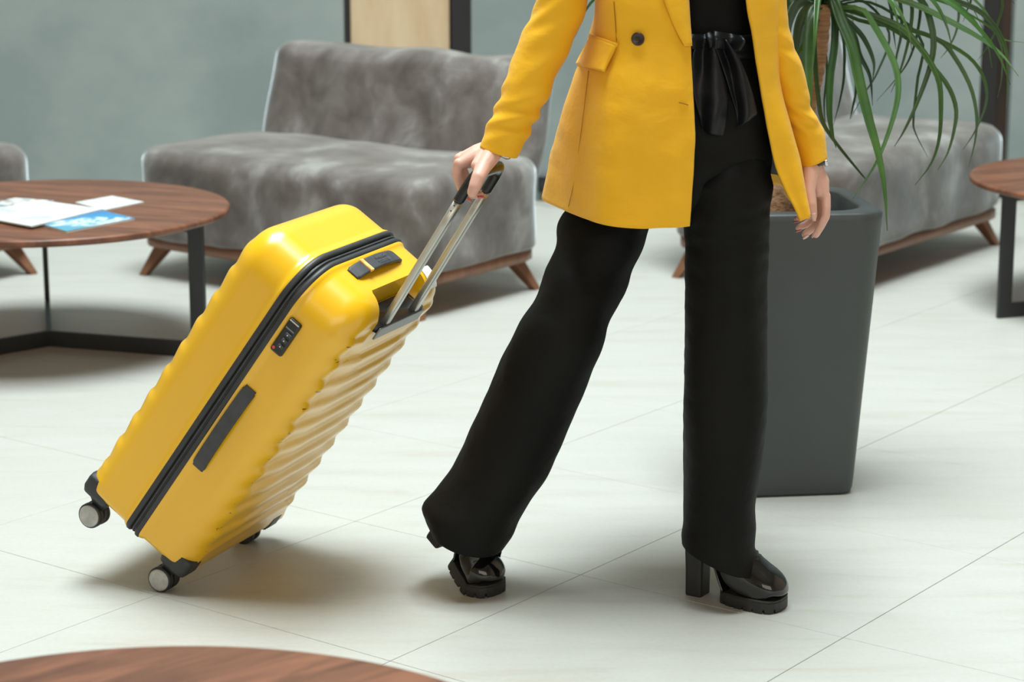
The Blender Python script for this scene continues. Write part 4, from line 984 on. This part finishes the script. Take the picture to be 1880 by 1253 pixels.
# limbs, trunk, neck and head under the clothes
h = MB()
pel = at(1275, 250, 4.225); hipr = at(1180, 300, 4.27); hipl = at(1345, 320, 4.215); che = at(1285, -100, 4.24); nek = at(1290, -255, 4.25)
chain(h, [pel, at(1285, 60, 4.235), che, nek], [.095, .085, .09, .045]); capsule(h, hipr, hipl, .05, .06)
shr = at(1135, -180, 4.20); shl = at(1395, -165, 4.255); capsule(h, shr, che, .032, .075); capsule(h, shl, che, .022, .075)
chain(h, [shr, at(1045, -40, 4.15), at(995, 95, 4.142), at(955, 180, 4.136)], [.030, .028, .026, .025]); chain(h, [shl, at(1412, 0, 4.225), at(1440, 110, 4.228), at(1468, 200, 4.25)], [.022, .022, .022, .021])
chain(h, [hipr, at(1112, 430, 4.285), at(1040, 600, 4.245), at(940, 800, 4.245), at(880, 930, 4.245)], [.045, .035, .036, .034, .026]); chain(h, [hipl, at(1335, 640, 4.185), at(1330, 780, 4.18), at(1315, 940, 4.178)], [.065, .048, .044, .034])
hd = at(1300, -400, 4.235); fwd = nrm((.57, -.82, 0)); lat = np.array([fwd[1], -fwd[0], 0]) * -1; upz = np.array([0, 0, 1.])
chain(h, [nek, hd - upz * .06 - fwd * .005], [.048, .05])
capsule(h, hd + upz * .03 - fwd * .012, hd + upz * .02 - fwd * .03, .078, .076); capsule(h, hd - upz * .015 + fwd * .015, hd - upz * .065 + fwd * .03, .062, .040)
chain(h, [hd + fwd * .076 + upz * .012, hd + fwd * .100 - upz * .022], [.009, .012])
for s_ in (-1, 1): capsule(h, hd + lat * s_ * .076 + upz * .01, hd + lat * s_ * .074 - upz * .03, .010, .008)
V, Fs = remesh(h, .007, 3, .5); body.add(V, Fs)
bo_ = body.build('body', M['skin'], pe, smooth=True)
for P, Q, r, nd, nm in nails:
    t = nrm(P - Q); n_ = nrm(nd - t * (nd @ t)); s_ = np.cross(t, n_); V = []
    for i, f in enumerate(np.linspace(-.5, 1.25, 7)):
        wdt = r * (.72 if f < .9 else .5); 
        for a in np.linspace(-.95, .95, 7): V.append(P + t * f * r + s_ * math.sin(a) * wdt + n_ * (r * .42 + r * .68 * math.cos(a) - (.1 * r * max(0, f) ** 2)))
    o = fixn(obj('fingernail', V, gridfaces(7, 7), M['nail' if nm == 'nail' else 'nail_nude'], bo_)); o.modifiers.new('t', 'SOLIDIFY').thickness = .0008
for s_ in (-1, 1):
    c0 = hd + fwd * .073 + lat * s_ * .032 + upz * .012; mb = MB(); capsule(mb, c0 - lat * .004, c0 + lat * .004, .0095, .0095); mb.build('eye', M['white'], bo_, smooth=True)
    mb = MB(); capsule(mb, c0 + fwd * .006, c0 + fwd * .0065, .0045, .0045); mb.build('iris', M['blackplastic'], bo_, smooth=True)
mb = MB(); chain(mb, [hd + fwd * .080 - upz * .052 + lat * .02, hd + fwd * .089 - upz * .050, hd + fwd * .080 - upz * .052 - lat * .02], [.003, .007, .003]); mb.build('lips', M['nail'], bo_, smooth=True)
h = MB(); capsule(h, hd + upz * .045 - fwd * .03, hd + upz * .03 - fwd * .035, .088, .086)
for s_ in (-1, -.5, 0, .5, 1): chain(h, [hd + upz * .03 - fwd * .05 + lat * s_ * .055, hd - upz * .08 - fwd * .055 + lat * s_ * .06, hd - upz * .17 - fwd * .06 + lat * s_ * .055], [.045, .04, .025])
V, Fs = remesh(h, .006, 4); obj('hair', V, Fs, M['hair'], pe)
# wristwatch on the left wrist, thin bracelet on the right
wc = at(1493, 298, 4.25); ax = nrm(at(1491, 304, 4.25) - at(1485, 262, 4.252)); u_ = nrm(np.cross(ax, (0, 1, 0))); v_ = np.cross(ax, u_); a = np.linspace(0, 2 * np.pi, 48, endpoint=False)
R = [wc + ax * dz + np.outer(np.cos(a) * (.0225 + g), u_) + np.outer(np.sin(a) * (.0245 + g), v_) for dz, g in ((-.006, 0), (-.006, .0022), (.006, .0022), (.006, 0))]
V, Fs = loftV(R + [R[0]], False, False); wt = fixn(obj('wristwatch', V, Fs, M['blackplastic'], pe)); wt['label'] = 'dark banded watch at the left cuff'
d_ = u_ if u_[0] > 0 else -u_; c0 = wc + d_ * .0205 + np.array([0, -.006, 0]); mb = MB().tube([c0 - d_ * .001, c0 + d_ * .005], .011, 24); mb.build('watch_case', M['steelwatch'], wt, smooth=False, bevel=.001)
wc = at(911, 282, 4.143); ax = nrm(at(905, 275, 4.144) - wr2); u_ = nrm(np.cross(ax, (0, 1, 0))); v_ = np.cross(ax, u_)
P = wc - ax * .006 + np.outer(np.cos(a) * .0265, u_) + np.outer(np.sin(a) * .0265, v_); P = np.vstack([P, P[:2]]); MB().tube(P, .0011, 8).build('bracelet', M['steelwatch'], pe, smooth=True)
